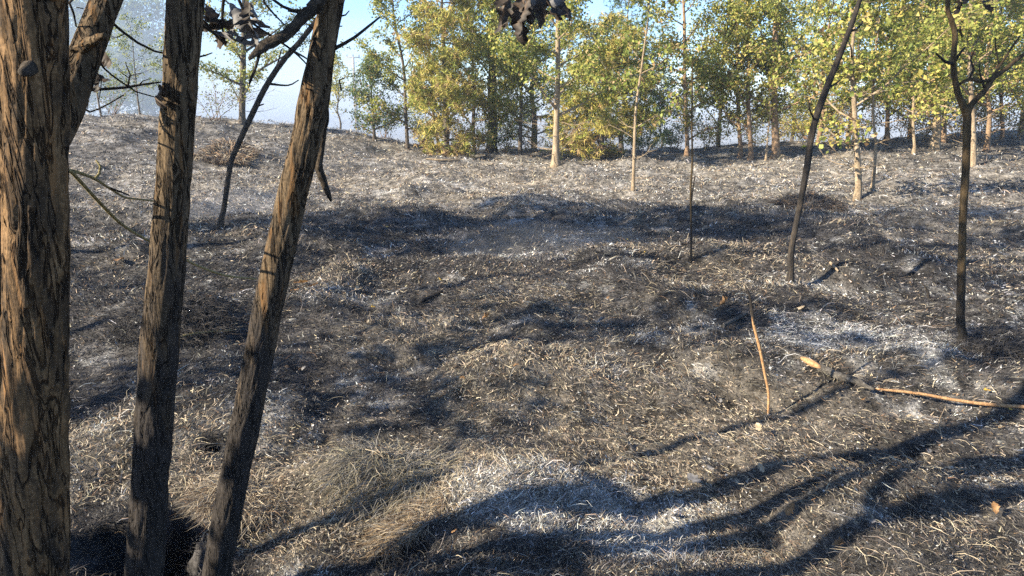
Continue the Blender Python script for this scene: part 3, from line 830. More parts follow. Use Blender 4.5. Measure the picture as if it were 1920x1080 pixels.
# far trees in the smoke on the left
for (px, d, H, sp, lab) in ((215, 75, 11.5, 4.2, 'big hazy blue-green tree standing in the smoke on the left'),
                            (285, 62, 8.0, 3.4, 'rounded hazy tree in the smoke beside the second trunk'),
                            (150, 64, 8.5, 3.4, 'hazy tree in the smoke near the thickest trunk')):
    x = float(P(px, 200, d)[0]); z = float(height(x, d)); H2 = H + (0.9 - z)
    tr = [(x, d, z - .3, .3)] + [(x + random.gauss(0, .1), d, z + H2 * i / 5, .28 * (1.02 - .95 * i / 5)) for i in range(1, 6)]
    leafy_tree('hazy_tree', lab, 'tree', tr, M_GREYBARK, dict(bluegreen=1, green=.7, lime=.2), leaves=5000, lo=H2 * .25, spread=sp, scorch=.02, leaf=.26, n_br=26, jit=.45, bare=(1, 2, 2), group='trees in the smoke')
for (px, d, lab) in ((188, 31, 'slender feathery tree rising from the ridge right of the thickest trunk'), (262, 33, 'feathery pale tree on the ridge left of the second trunk')):
    x = float(P(px, 200, d)[0]); z = float(height(x, d)); H = 4.2
    tr = [(x, d, z - .2, .05)] + [(x + random.gauss(0, .06), d, z + H * i / 5, .045 * (1.02 - .9 * i / 5)) for i in range(1, 6)]
    leafy_tree('slender_tree', lab, 'tree', tr, M_GREYBARK, dict(lime=1, bluegreen=.4), leaves=900, lo=1.3, spread=1.2, scorch=.02, leaf=.08, n_br=14, bare=(.5, 1.2, 3), group='slender trees on the left ridge')

# ------------------------------------------------------------------ utility pole far behind
d = 62.0
top = P(662, 107, d); zb = float(height(top[0], d))
pole = thing('utility_pole', 'tall pale utility pole with a crossarm, left of the tree row', 'pole', (top[0], d, zb))
mp_, nt_, b_ = new_mat('pole_concrete'); b_.inputs['Roughness'].default_value = .9
n_ = N(nt_, 'ShaderNodeTexNoise', i_Scale=3.0, i_Detail=4.0); r_ = ramp(nt_, [(.3, (.26, .23, .19)), (.7, (.36, .33, .28))]); nt_.links.new(n_.outputs['Fac'], r_.inputs['Fac']); nt_.links.new(r_.outputs['Color'], b_.inputs['Base Color'])
mi_, nti_, bi_ = new_mat('insulator'); bi_.inputs['Base Color'].default_value = (.12, .09, .08, 1); bi_.inputs['Roughness'].default_value = .3
org = np.array([top[0], d, zb])
MB().tube(np.array([[top[0], d, zb - .3, .17], [top[0], d, zb + 3, .15], [top[0], d, top[2], .10]]), 10).build('mast', mp_, pole, org)
MB().tube(np.array([[top[0] - .58, d, top[2] - .02, .055], [top[0] + .58, d, top[2] - .02, .055]]), 6).build('crossarm', mp_, pole, org)
for dx in (-.5, 0, .5):
    MB().tube(np.array([[top[0] + dx, d, top[2] + .03, .03], [top[0] + dx, d, top[2] + .10, .06], [top[0] + dx, d, top[2] + .16, .05], [top[0] + dx, d, top[2] + .22, .03]]), 8).build('insulator', mi_, pole, org)

# ------------------------------------------------------------------ near trees
def path_px(pts, d0=None):
    """pixels + distance + width in pixels -> x, y, z, radius"""
    out = []
    for (px, py, d, w) in pts:
        q = P(px, py, d); out.append((*q, w * mpp(px, py, d) / 2))
    return out

def oak_leaf(size, curl, cup, slim=1.0):
    """a lobed oak leaf, curled and cupped when dry"""
    half = []
    for q in np.linspace(0, 1, 19):
        env = .34 * math.sin(math.pi * min(1, q ** .85)) ** .8 * (.55 + .6 * q)
        half.append((slim * env * (1 + .22 * math.sin(q * 24.0 + .6)), q))
    half[0] = (0.004, 0); half[-1] = (0, 1)
    v = []; tris = []
    n = len(half)
    for (x, y) in half: v.append((0, y)); 
    for (x, y) in half: v.append((x, y))
    for (x, y) in half: v.append((-x, y))
    v = np.array(v)
    x, y = v[:, 0], v[:, 1]
    ang = curl * y
    Y = np.where(abs(curl) > 1e-3, np.sin(ang) / (curl + 1e-9), y)
    Z = np.where(abs(curl) > 1e-3, (1 - np.cos(ang)) / (curl + 1e-9), 0 * y) + cup * x * x * 4 + .05 * np.sin(7 * y + 10 * x) + .02 * np.sin(19 * y - 22 * x)
    V = np.stack([x * (1 - .25 * abs(cup)), Y, Z], -1) * size
    for k in range(n - 1):
        a, b = k, k + 1
        for o, s in ((n, 1), (2 * n, -1)):
            f = [(a, a + o, b + o), (a, b + o, b)]
            for t in f: tris.append(t if s > 0 else t[::-1])
    return V, tris
def leaf_object(pos, direction, size, mat, parent, org, name='leaf', curl=(.6, 2.0), slim=1.0):
    V, T = oak_leaf(size, random.choice((-1, 1)) * random.uniform(*curl), random.uniform(-.8, 1.3), slim)
    d = np.asarray(direction, float); d /= np.linalg.norm(d)
    r = rng.normal(0, 1, 3); s = np.cross(d, r); s /= np.linalg.norm(s); n = np.cross(s, d)
    W = V[:, :1] * s + V[:, 1:2] * d + V[:, 2:] * n
    me = np_mesh(name, W, T, None, None, True)
    return link(name, me, mat, parent, [float(c) for c in np.asarray(pos) - org])

def mat_dryleaf(name, stops, tr=.15):
    m, nt, b = new_mat(name)
    tc = N(nt, 'ShaderNodeTexCoord'); n1 = N(nt, 'ShaderNodeTexNoise', i_Scale=35.0, i_Detail=5.0)
    nt.links.new(tc.outputs['Object'], n1.inputs['Vector'])
    rp = ramp(nt, stops); nt.links.new(n1.outputs['Fac'], rp.inputs['Fac']); nt.links.new(rp.outputs['Color'], b.inputs['Base Color'])
    b.inputs['Roughness'].default_value = .6; b.inputs['Specular IOR Level'].default_value = .3
    t = N(nt, 'ShaderNodeBsdfTranslucent'); nt.links.new(rp.outputs['Color'], t.inputs['Color'])
    ms = N(nt, 'ShaderNodeMixShader'); ms.inputs[0].default_value = tr
    nt.links.new(b.outputs[0], ms.inputs[1]); nt.links.new(t.outputs[0], ms.inputs[2]); nt.links.new(ms.outputs[0], nt.nodes['Material Output'].inputs['Surface'])
    return m
M_DEADLEAF = mat_dryleaf('charred_leaf', [(.3, (.016, .014, .013)), (.5, (.045, .036, .030)), (.72, (.11, .078, .055))], .18)
M_GREYLEAF = mat_dryleaf('ashen_leaf', [(.3, (.07, .07, .075)), (.6, (.17, .165, .165)), (.8, (.26, .25, .24))], .1)
M_BROWNLEAF = mat_dryleaf('brown_leaf', [(.3, (.13, .07, .03)), (.6, (.28, .16, .07)), (.8, (.38, .24, .12))], .2)
M_ORANGELEAF = mat_dryleaf('orange_leaf', [(.3, (.36, .16, .05)), (.6, (.55, .29, .10)), (.8, (.62, .40, .18))], .2)
M_YELLOWLEAF = mat_dryleaf('yellow_leaf', [(.3, (.55, .33, .05)), (.6, (.72, .47, .08)), (.8, (.78, .58, .16))], .25)
M_PALELEAF = mat_dryleaf('pale_dry_leaf', [(.3, (.30, .22, .13)), (.6, (.46, .37, .25)), (.8, (.55, .47, .36))], .15)

def stem_tree(name, label, pts, mat, top, sides=36, bark=.13, step=.012, limbs=(), crown=None, seed=3, foot_flare=1.35):
    step = .016
    """a near stem: traced part, then down to the ground and up into its own crown"""
    p = path_px(pts)
    b0, b1 = np.array(p[0]), np.array(p[1])
    dirn = (b0 - b1)[:3]; dirn /= max(1e-6, abs(dirn[2]))
    gz = float(height(b0[0] + dirn[0] * .4, b0[1] + dirn[1] * .4))
    dz = b0[2] - gz
    low = []
    if dz > .02:
        f = b0[:3] + dirn * dz
        low = [(*(f + dirn * .12), b0[3] * foot_flare * 1.1), (*(f - dirn * min(.08, dz * .5)), b0[3] * foot_flare)]
        if dz > .3: low.append((*(b0[:3] + dirn * dz * .5), b0[3] * 1.06))
    else:
        low = [(*(b0[:3] + dirn * .12), b0[3] * 1.2)]
    full = low + p + [tuple(t) for t in top]
    tr = smooth_path(full, step)
    org = np.array(full[0][:3]) - np.array(dirn) * .12
    root = thing(name, label, 'tree', org)
    MB().tube(tr, sides, bark, seed, kz=7.0).build('trunk', mat, root, org)
    return root, org, tr

def limb(root, org, pr, mat, name='branch', sides=12, bark=.08, step=.03, seed=0, subs=(), kz=6.0):
    mb = MB(); mb.tube(smooth_path(np.asarray(pr, float), step), sides, bark, seed, kz=kz)
    for s in subs:
        mb.tube(smooth_path(np.asarray(s, float), .03), 5)
    return mb.build(name, mat, root, org)

def overhead_crown(root, org, start, n_br, spread, zlo, zhi, leaves, w, mat, seed, leaf=.10, jit=.16):
    """branches and leaves above the frame, from the stem's upper part (array of x, y, z, r)"""
    random.seed(seed)
    st = np.asarray(start, float); tips = []
    for i in range(n_br):
        k = (i + random.random()) / n_br
        q = st[min(len(st) - 1, int(k * len(st)))]
        a = i * 2.4 + random.random(); L = spread * random.uniform(.6, 1.1) * (1.1 - .5 * k)
        pth, a2, e2 = curve_out(q[:3], a, random.uniform(.35, .9), L, 8, min(q[3] * .6, .03), wob=.15)
        pth[:, 2] = np.maximum(pth[:, 2], zlo)
        b = MB(); b.tube(smooth_path(pth, .1), 6); tips.append((pth, L))
        for j in range(6):
            sp = pth[random.randint(2, 7)]
            tw, _, _ = curve_out(sp[:3], a + random.uniform(-1.3, 1.3), random.uniform(0, .8), L * random.uniform(.25, .5), 5, max(.003, sp[3] * .5), wob=.25, r1=.002)
            b.tube(tw, 3, cap=False); tips.append((tw, L * .4))
        b.build('branch', mat, root, org)
    wt = np.array([t[1] for t in tips]); wt = wt / wt.sum() * leaves
    C = []
    for (pth, L), k in zip(tips, wt):
        k = int(k) + 1
        f = (1 - rng.random(k) ** 1.6 * .85) * (len(pth) - 1); i = np.minimum(f.astype(int), len(pth) - 2); fr = (f - i)[:, None]
        C.append(pth[i, :3] * (1 - fr) + pth[i + 1, :3] * fr + rng.normal(0, jit, (k, 3)))
    C = np.concatenate(C); C = C[C[:, 2] > zlo]
    col = pal_mix(w, len(C), np.ones(len(C)), .01)
    v, t, cc = leaf_mesh(C, leaf * (.6 + .7 * rng.random(len(C))), col)
    o = link('crown', np_mesh('crown', v - org, t, None, cc), M_LEAF, root); o['kind'] = 'stuff'

def rise(p, dx, dy, dz, n, r1):
    """continue a stem upward from point p (x, y, z, r)"""
    out = []
    for i in range(1, n + 1):
        f = i / n
        out.append((p[0] + dx * f + random.gauss(0, .03), p[1] + dy * f + random.gauss(0, .03), p[2] + dz * f, p[3] + (r1 - p[3]) * f))
    return out

# --- trunk 1, thick, at the left
T1 = [(66, 1110, 1.30, 107), (67, 800, 1.30, 105), (68, 500, 1.30, 104), (67, 330, 1.30, 105), (66, 200, 1.30, 107), (62, 0, 1.30, 110), (58, -120, 1.30, 106)]
pt = path_px(T1)[-1]
oak1, o1, tr1 = stem_tree('oak_tree', 'thickest scorched oak trunk in the left foreground with orange-brown bark', T1, M_OAK1, rise(pt, -.15, .15, 3.0, 5, .015), seed=5, bark=.10, sides=96)
overhead_crown(oak1, o1, tr1[tr1[:, 2] > 2.7], 9, 1.5, 2.6, 6, 1500, G2, M_OAK1, 101)
# limb forking behind it and rising to the right, with its broken stub
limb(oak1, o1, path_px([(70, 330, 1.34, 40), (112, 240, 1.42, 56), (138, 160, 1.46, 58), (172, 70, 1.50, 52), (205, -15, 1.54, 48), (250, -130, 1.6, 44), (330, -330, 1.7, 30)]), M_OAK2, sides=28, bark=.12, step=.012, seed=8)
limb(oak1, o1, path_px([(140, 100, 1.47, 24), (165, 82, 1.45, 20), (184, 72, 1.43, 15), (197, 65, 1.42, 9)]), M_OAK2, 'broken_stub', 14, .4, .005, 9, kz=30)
MB().tube(smooth_path(np.array(path_px([(58, 125, 1.26, 30), (48, 133, 1.245, 22), (38, 136, 1.235, 12)])), .004), 12, .25, 4).build('knot', M_CHARBARK, oak1, o1)
# twigs behind the thick trunk, traced in the photo (pixel, pixel, distance, width)
TW1 = [[(120, 172, 1.5, 6), (180, 168, 1.55, 6), (235, 164, 1.6, 5.5), (270, 158, 1.62, 4.5), (302, 154, 1.64, 3)],
       [(118, 192, 1.5, 4.5), (150, 200, 1.52, 4), (169, 210, 1.55, 3.5), (205, 194, 1.57, 3), (232, 178, 1.6, 2.5)],
       [(175, 98, 1.5, 5), (195, 128, 1.52, 4), (225, 152, 1.55, 3.5), (255, 172, 1.57, 3), (290, 182, 1.6, 2)],
       [(202, 35, 1.53, 6), (228, 58, 1.55, 5.5), (258, 80, 1.57, 5), (290, 96, 1.6, 4), (313, 101, 1.62, 3)],
       [(140, -5, 1.45, 5), (130, 5, 1.45, 5), (138, 25, 1.46, 4.5), (143, 50, 1.48, 3)],
       [(168, 100, 1.5, 3), (178, 130, 1.52, 2.5), (190, 150, 1.52, 2.2), (186, 185, 1.55, 1.6)],
       [(240, 160, 1.6, 3.5), (244, 140, 1.6, 3), (238, 125, 1.6, 2.2), (235, 116, 1.6, 1.5)],
       [(242, 143, 1.6, 2.2), (255, 139, 1.6, 1.8), (266, 137, 1.6, 1.4)], [(241, 146, 1.6, 2.2), (230, 138, 1.6, 1.8), (222, 132, 1.6, 1.4)],
       [(260, 160, 1.61, 2.2), (268, 152, 1.61, 1.8), (280, 148, 1.61, 1.4)], [(150, 148, 1.52, 2.2), (160, 168, 1.53, 2), (166, 188, 1.54, 1.8), (164, 204, 1.55, 1.5)],
       [(143, 14, 1.46, 2.2), (157, 16, 1.47, 1.8)], [(235, 63, 1.55, 2.5), (220, 70, 1.55, 2), (206, 69, 1.55, 1.6)]]
for w_ in TW1:
    limb(oak1, o1, path_px(w_), M_TWIG, 'twig', 6, 0, .02)
# curled dry leaves caught under the stub
for (px, py, dx, dz, s, m) in ((178, 88, .3, -1, .055, M_DEADLEAF), (186, 96, .8, -.6, .05, M_DEADLEAF), (163, 122, .3, -1, .05, M_GREYLEAF), (172, 128, .6, -.8, .05, M_DEADLEAF), (180, 140, .4, -1, .045, M_DEADLEAF),
                               (300, 158, -.3, -1, .052, M_DEADLEAF), (303, 165, -.8, -.5, .05, M_DEADLEAF), (160, 118, -.2, -1, .04, M_GREYLEAF)):
    leaf_object(P(px, py, 1.55), (dx, .1, dz), s, m, oak1, o1)
# long yellowish twigs reaching down to the field
limb(oak1, o1, path_px([(70, 300, 1.32, 6), (126, 318, 1.40, 7), (150, 340, 1.5, 7), (185, 378, 1.6, 6.5), (225, 418, 1.75, 6), (262, 442, 1.9, 5), (300, 462, 2.1, 4.5), (345, 485, 2.4, 4.5), (375, 500, 2.65, 4.5), (425, 517, 2.9, 4), (480, 523, 3.2, 3)]), M_YTWIG, 'drooping_twig', 7, .1, .02)
limb(oak1, o1, path_px([(75, 306, 1.33, 5), (126, 318, 1.42, 6.5), (160, 328, 1.5, 6), (180, 337, 1.55, 5.5), (210, 356, 1.65, 4.5), (235, 370, 1.75, 4), (265, 374, 1.85, 3.5), (296, 378, 1.95, 3)]), M_YTWIG, 'drooping_twig', 7, .1, .02)
limb(oak1, o1, path_px([(176, 336, 1.54, 5.5), (186, 326, 1.56, 5), (188, 312, 1.57, 4.5), (180, 300, 1.57, 3)]), M_YTWIG, 'twig', 6, .1, .01)
limb(oak1, o1, path_px([(205, 352, 1.63, 4), (222, 358, 1.66, 3.5), (242, 366, 1.7, 2.5)]), M_TWIG, 'twig', 6, .1, .01)

# --- stem cut by the left edge
T0 = [(-45, 1110, 1.75, 100), (-44, 800, 1.75, 100), (-42, 540, 1.75, 100), (-40, 300, 1.75, 100), (-46, 0, 1.75, 100), (-50, -120, 1.75, 96)]
pt = path_px(T0)[-1]
oak0, o0, tr0 = stem_tree('oak_tree', 'dark oak trunk sliver cut off by the left photo edge', T0, M_OAK1, rise(pt, -.4, .1, 2.8, 5, .015), seed=15, bark=.13)
overhead_crown(oak0, o0, tr0[tr0[:, 2] > 2.6], 7, 1.3, 2.6, 6, 900, G2, M_OAK1, 102)

# --- trunk 2, second stem
T2 = [(268, 1110, 1.62, 66), (285, 850, 1.62, 64), (300, 640, 1.62, 66), (320, 420, 1.62, 61), (328, 300, 1.62, 60), (338, 150, 1.62, 60), (348, 0, 1.62, 64), (356, -110, 1.62, 62)]
pt = path_px(T2)[-1]
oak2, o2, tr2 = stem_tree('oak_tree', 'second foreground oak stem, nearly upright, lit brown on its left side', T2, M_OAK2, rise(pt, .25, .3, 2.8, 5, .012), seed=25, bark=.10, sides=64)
overhead_crown(oak2, o2, tr2[tr2[:, 2] > 2.5], 8, 1.4, 2.4, 6, 1300, G2, M_OAK2, 103)
TW2 = [[(372, 40, 1.62, 6), (400, 62, 1.66, 5), (424, 85, 1.7, 3)], [(345, -60, 1.62, 8), (415, -30, 1.7, 7), (418, 10, 1.72, 6.5), (416, 45, 1.72, 5), (420, 75, 1.72, 3)],
       [(370, 46, 1.62, 4), (400, 60, 1.7, 3.2), (418, 78, 1.72, 2.4)], [(440, -60, 1.7, 7), (448, 0, 1.72, 6), (470, 40, 1.74, 5), (505, 65, 1.76, 4.5), (545, 92, 1.8, 4), (570, 115, 1.82, 3), (583, 130, 1.84, 2.5)],
       [(345, -80, 1.62, 9), (440, -60, 1.7, 7)], [(370, 107, 1.63, 4), (385, 104, 1.66, 3), (398, 99, 1.68, 2)],
       [(345, -100, 1.62, 6), (480, -50, 1.75, 5), (495, 5, 1.76, 4.5), (515, 28, 1.78, 3.5), (533, 46, 1.8, 2.5)], [(440, 75, 1.72, 3), (450, 80, 1.72, 2.6), (458, 70, 1.72, 2)]]
for w_ in TW2:
    limb(oak2, o2, path_px(w_), M_TWIG, 'twig', 6, 0, .02)
for (px, py, dx, dz, s, m) in ((384, 6, .5, -.7, .06, M_DEADLEAF), (386, 22, .2, -1, .06, M_DEADLEAF), (398, 36, .7, -.6, .06, M_DEADLEAF), (417, 50, -.9, -.3, .06, M_DEADLEAF), (427, 78, -1, .05, .075, M_DEADLEAF),
                               (432, 5, .4, -1, .07, M_GREYLEAF), (446, 28, .5, -1, .095, M_GREYLEAF), (450, 26, 1, -.8, .10, M_GREYLEAF), (440, 42, -.6, -1, .08, M_GREYLEAF), (462, 0, .3, -1, .08, M_DEADLEAF), (470, 5, .2, -1, .07, M_GREYLEAF),
                               (412, 60, -.2, -1, .05, M_DEADLEAF), (440, 60, .2, -1, .06, M_GREYLEAF), (318, 42, -.3, -1, .045, M_DEADLEAF)):
    leaf_object(P(px, py, 1.72), (dx, random.uniform(-.3, .3), dz), s, m, oak2, o2)

# --- trunk 3, leaning stem
T3 = [(400, 1110, 1.80, 52), (427, 960, 1.80, 51), (467, 760, 1.80, 52), (506, 560, 1.80, 53), (545, 380, 1.80, 53), (572, 270, 1.80, 52), (590, 180, 1.80, 55), (605, 90, 1.80, 47), (624, 0, 1.80, 43), (642, -90, 1.80, 42)]
pt = path_px(T3)[-1]
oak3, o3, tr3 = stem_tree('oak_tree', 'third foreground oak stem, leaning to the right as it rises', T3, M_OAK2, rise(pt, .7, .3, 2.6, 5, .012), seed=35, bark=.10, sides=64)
overhead_crown(oak3, o3, tr3[tr3[:, 2] > 2.4], 8, 1.4, 2.4, 6, 1300, G2, M_OAK2, 104)
limb(oak3, o3, path_px([(612, 190, 1.84, 6), (610, 225, 1.86, 13), (603, 270, 1.87, 12), (598, 310, 1.87, 14), (606, 340, 1.87, 13), (615, 362, 1.87, 10), (621, 378, 1.87, 4)]), M_CHARBROWN, 'hanging_dead_branch', 14, .42, .008, 3, kz=22)
limb(oak3, o3, path_px([(640, -60, 1.80, 26), (605, -8, 1.74, 21), (572, 28, 1.70, 20), (540, 62, 1.67, 19), (505, 82, 1.64, 18), (484, 96, 1.62, 14), (467, 110, 1.60, 6)]), M_CHARBROWN, 'dead_branch', 16, .42, .006, 6, kz=28)
TW3 = [[(487, 98, 1.62, 6), (480, 125, 1.62, 5), (470, 150, 1.62, 5), (467, 158, 1.62, 3)], [(625, 92, 1.80, 8), (645, 82, 1.80, 6.5), (665, 70, 1.82, 6), (690, 50, 1.84, 5), (712, 32, 1.86, 3.5)],
       [(625, 34, 1.8, 4), (648, 28, 1.8, 3), (655, 20, 1.8, 2)], [(625, 50, 1.8, 3), (642, 49, 1.8, 2)], [(600, 20, 1.74, 7), (550, 20, 1.72, 6), (530, 12, 1.7, 5.5), (505, -6, 1.68, 5)],
       [(540, 20, 1.72, 4), (570, 26, 1.72, 3.5), (590, 35, 1.74, 3)], [(605, 15, 1.76, 4), (585, 32, 1.75, 3.5), (572, 42, 1.75, 3), (585, 52, 1.75, 2.2)], [(640, 170, 1.8, 3), (636, 150, 1.8, 3), (646, 146, 1.8, 2)]]
for w_ in TW3:
    limb(oak3, o3, path_px(w_), M_TWIG, 'twig', 7, .1, .02)
# branch above the frame that carries the hanging bunch of burnt leaves
limb(oak3, o3, path_px([(640, -80, 1.80, 20), (760, -150, 1.95, 15), (880, -150, 2.1, 11), (960, -105, 2.2, 8), (985, -40, 2.2, 6), (990, 0, 2.2, 4.5), (1002, 34, 2.2, 3)]), M_TWIG, 'branch', 8, .1, .02)
for i in range(20):
    px = 995 + random.uniform(-50, 70); py = random.uniform(-40, 14)
    s = random.uniform(.075, .115)
    sp = (px - 995) / 60.0
    leaf_object(P(px, py, 2.2 + random.uniform(-.06, .06)), (sp * .55 + random.gauss(0, .12), random.gauss(0, .2), -1), s, random.choice((M_DEADLEAF, M_DEADLEAF, M_DEADLEAF, M_DEADLEAF, M_GREYLEAF)), oak3, o3, curl=(.1, .8), slim=.75)
leaf_object(P(932, -10, 2.2), (.35, 0, -1), .075, M_DEADLEAF, oak3, o3)
leaf_object(P(1040, -8, 2.2), (.3, 0, -1), .06, M_GREYLEAF, oak3, o3)

# --- charred thin trees in the field
def thin_tree(name, label, foot, w, pts, mat, ext, branches=(), twigs=(), sides=14, bark=.10, seed=0, leaves=(), crown=None):
    g = G(*foot); d = g[1]
    m = mpp(foot[0], foot[1], d)
    pr = [(g[0], g[1], g[2] - .12, w * m / 2 * 2.0), (g[0], g[1], g[2] + .01, w * m / 2 * 1.5), (g[0] + .004, g[1], g[2] + .09, w * m / 2 * 1.06)]
    for (px, py, ww) in pts:
        q = P(px, py, d); pr.append((*q, ww * m / 2))
    pr += rise(pr[-1], *ext)
    tr = smooth_path(pr, .03); org = np.array([g[0], g[1], g[2]])
    root = thing(name, label, 'tree', org)
    MB().tube(tr, sides, bark, seed, kz=9).build('trunk', mat, root, org)
    for b in branches:
        q = []
        for (px, py, dd, ww) in b:
            k = P(px, py, d + dd); q.append((*k, ww * m / 2))
        MB().tube(smooth_path(q, .03), 8, .1, seed + 1).build('branch', mat, root, org)
    for b in twigs:
        q = []
        for (px, py, dd, ww) in b:
            k = P(px, py, d + dd); q.append((*k, ww * m / 2))
        MB().tube(smooth_path(q, .04), 5).build('twig', M_TWIG, root, org)
    for (px, py, dx, dz, s, mt) in leaves:
        leaf_object(P(px, py, d), (dx, .2, dz), s, mt, root, org)
    if crown:
        overhead_crown(root, org, tr[tr[:, 2] > crown['z']], crown['n'], crown['spread'], crown['zlo'], 9, crown['leaves'], G2, M_TWIG, crown['seed'])
    return root
thin_tree('burnt_tree', 'black charred slim tree leaning right, right of centre', (1480, 532), 12,
          [(1484, 470, 11), (1497, 400, 10.5), (1512, 320, 11.5), (1525, 240, 11.5), (1550, 165, 11.5), (1576, 100, 10), (1597, 45, 8.5), (1612, 0, 7.5)], M_CHARBARK, (.35, .1, 1.6, 3, .008),
          twigs=[[(1549, 165, 0, 5), (1562, 160, .05, 4), (1575, 150, .1, 3)], [(1590, 60, 0, 5), (1606, 55, 0, 4), (1618, 40, .1, 3)], [(1528, 228, 0, 4), (1518, 205, -.1, 3), (1516, 188, -.1, 2)], [(1511, 322, 0, 5), (1507, 314, 0, 3)]], seed=41,
          crown=dict(z=2.6, n=6, spread=1.0, zlo=2.5, leaves=350, seed=105))
thin_tree('burnt_tree', 'forked charred tree standing nearest on the right', (1800, 655), 15,
          [(1801, 600, 14.5), (1803, 500, 13.5), (1806, 400, 12.5), (1811, 310, 12.5), (1813, 240, 13), (1812, 212, 13.5), (1796, 175, 10), (1788, 130, 9.5), (1788, 100, 9), (1791, 65, 8.5), (1783, 35, 8), (1777, 0, 7)], M_BROWNCHAR, (-.1, .1, 1.3, 3, .008),
          branches=[[(1812, 225, 0, 9), (1822, 196, 0, 10), (1848, 168, .05, 9.5), (1860, 148, .08, 10), (1885, 130, .12, 8), (1920, 102, .18, 6.5), (1990, 60, .3, 5)],
                    [(1860, 146, .08, 5), (1878, 118, .12, 4.5), (1895, 92, .16, 4), (1912, 68, .2, 3)],
                    [(1800, 157, 0, 5), (1818, 148, .02, 6), (1840, 153, .06, 6), (1862, 148, .08, 5)]],
          twigs=[[(1792, 113, 0, 5), (1800, 100, .02, 4), (1810, 88, .05, 3)], [(1788, 120, 0, 6), (1772, 115, -.05, 5), (1755, 100, -.1, 3)], [(1846, 165, .05, 4), (1838, 140, .05, 3), (1836, 120, .05, 2)],
                 [(1818, 147, .03, 4), (1826, 130, .03, 4), (1820, 112, .05, 3), (1828, 92, .05, 2)], [(1875, 125, .12, 3), (1868, 100, .12, 2.5), (1866, 70, .12, 2)], [(1800, 62, 0, 4), (1801, 48, 0, 3)], [(1790, 60, 0, 5), (1800, 55, 0, 4), (1804, 70, 0, 3)]],
          leaves=[(1798, -6, .2, -1, .10, M_BROWNLEAF), (1802, 2, .4, -1, .09, M_DEADLEAF), (1836, -8, .5, -1, .09, M_DEADLEAF), (1842, 6, .7, -.6, .08, M_DEADLEAF), (1818, -12, 0, -1, .07, M_DEADLEAF)], seed=42,
          crown=dict(z=2.5, n=6, spread=1.0, zlo=2.45, leaves=300, seed=106))
thin_tree('burnt_tree', 'dark slim tree curving up to the right between the second and third foreground trunks', (415, 427), 10,
          [(420, 390, 9.5), (432, 310, 9.5), (447, 270, 10), (470, 220, 10), (500, 160, 10), (530, 115, 9.5), (565, 75, 9), (600, 28, 8), (625, -15, 7)], M_CHARBARK, (.6, 0, 1.1, 3, .008),
          twigs=[[(502, 157, 0, 5), (540, 160, 0, 3), (560, 150, 0, 2)], [(480, 200, 0, 4), (495, 195, 0, 2)], [(505, 152, 0, 5), (502, 145, 0, 4)], [(548, 95, 0, 5), (575, 110, 0, 3), (590, 125, 0, 2)], [(500, 160, 0, 4), (520, 120, .1, 3), (528, 92, .1, 2)]], seed=43,
          crown=dict(z=3.0, n=5, spread=.8, zlo=2.9, leaves=160, seed=107))
thin_tree('burnt_sapling', 'thin black leafless sapling standing left of the black leaning stem', (1294, 492), 4,
          [(1296, 420, 4), (1295, 360, 4), (1298, 300, 3.6), (1297, 230, 3), (1298, 170, 2.4), (1298, 130, 2)], M_BROWNCHAR, (.02, 0, .12, 2, .003),
          twigs=[[(1296, 378, 0, 4), (1300, 350, 0, 3), (1303, 330, 0, 2)], [(1298, 150, 0, 3), (1310, 145, 0, 2)]], sides=7, seed=44)

# small standing sticks
def stick(name, label, cat, foot, pts, mat, sides=7, bark=.12, group=None, parts=None):
    g = G(*foot); d = g[1]; m = mpp(foot[0], foot[1], d)
    pr = [(g[0], g[1], g[2] - .05, pts[0][2] * m / 2)]
    for (px, py, w) in pts:
        q = P(px, py, d); pr.append((*q, w * m / 2))
    mb = MB(); mb.tube(smooth_path(pr, .02), sides, bark, 5)
    o = mb.build(name, mat, None, g); o.location = [float(c) for c in g]
    return tag(o, label, cat, group)
stick('standing_stick', 'thin orange stick standing in the straw with a black burnt tip', 'stick', (1441, 778), [(1441, 740, 5), (1434, 700, 5), (1424, 650, 6), (1414, 612, 5.5), (1411, 590, 5)], M_ORANGE)
tip = G(1441, 778)
ot = MB().tube(smooth_path(np.array([(*P(a, b, tip[1]), w * mpp(a, b, tip[1]) / 2) for a, b, w in ((1414, 608, 6.2), (1409, 580, 5.5), (1406, 556, 4.5), (1397, 535, 2.5))]), .01), 7, .1).build('burnt_tip', M_CHARBARK, bpy.data.objects['standing_stick'], tip)
for (fx, fy, tx, ty, lab) in ((1745, 560, 1728, 530, 'short black twig stub standing left of the forked tree'), (1656, 478, 1655, 462, 'tiny black stump stick between the two charred trees'),
                              (1280, 500, 1240, 487, 'black arched twig at the foot of the thin sapling')):
    stick('burnt_twig', lab, 'twig', (fx, fy), [((fx + tx) / 2 + 2, (fy + ty) / 2, 4), (tx, ty, 2)], M_CHARBARK)

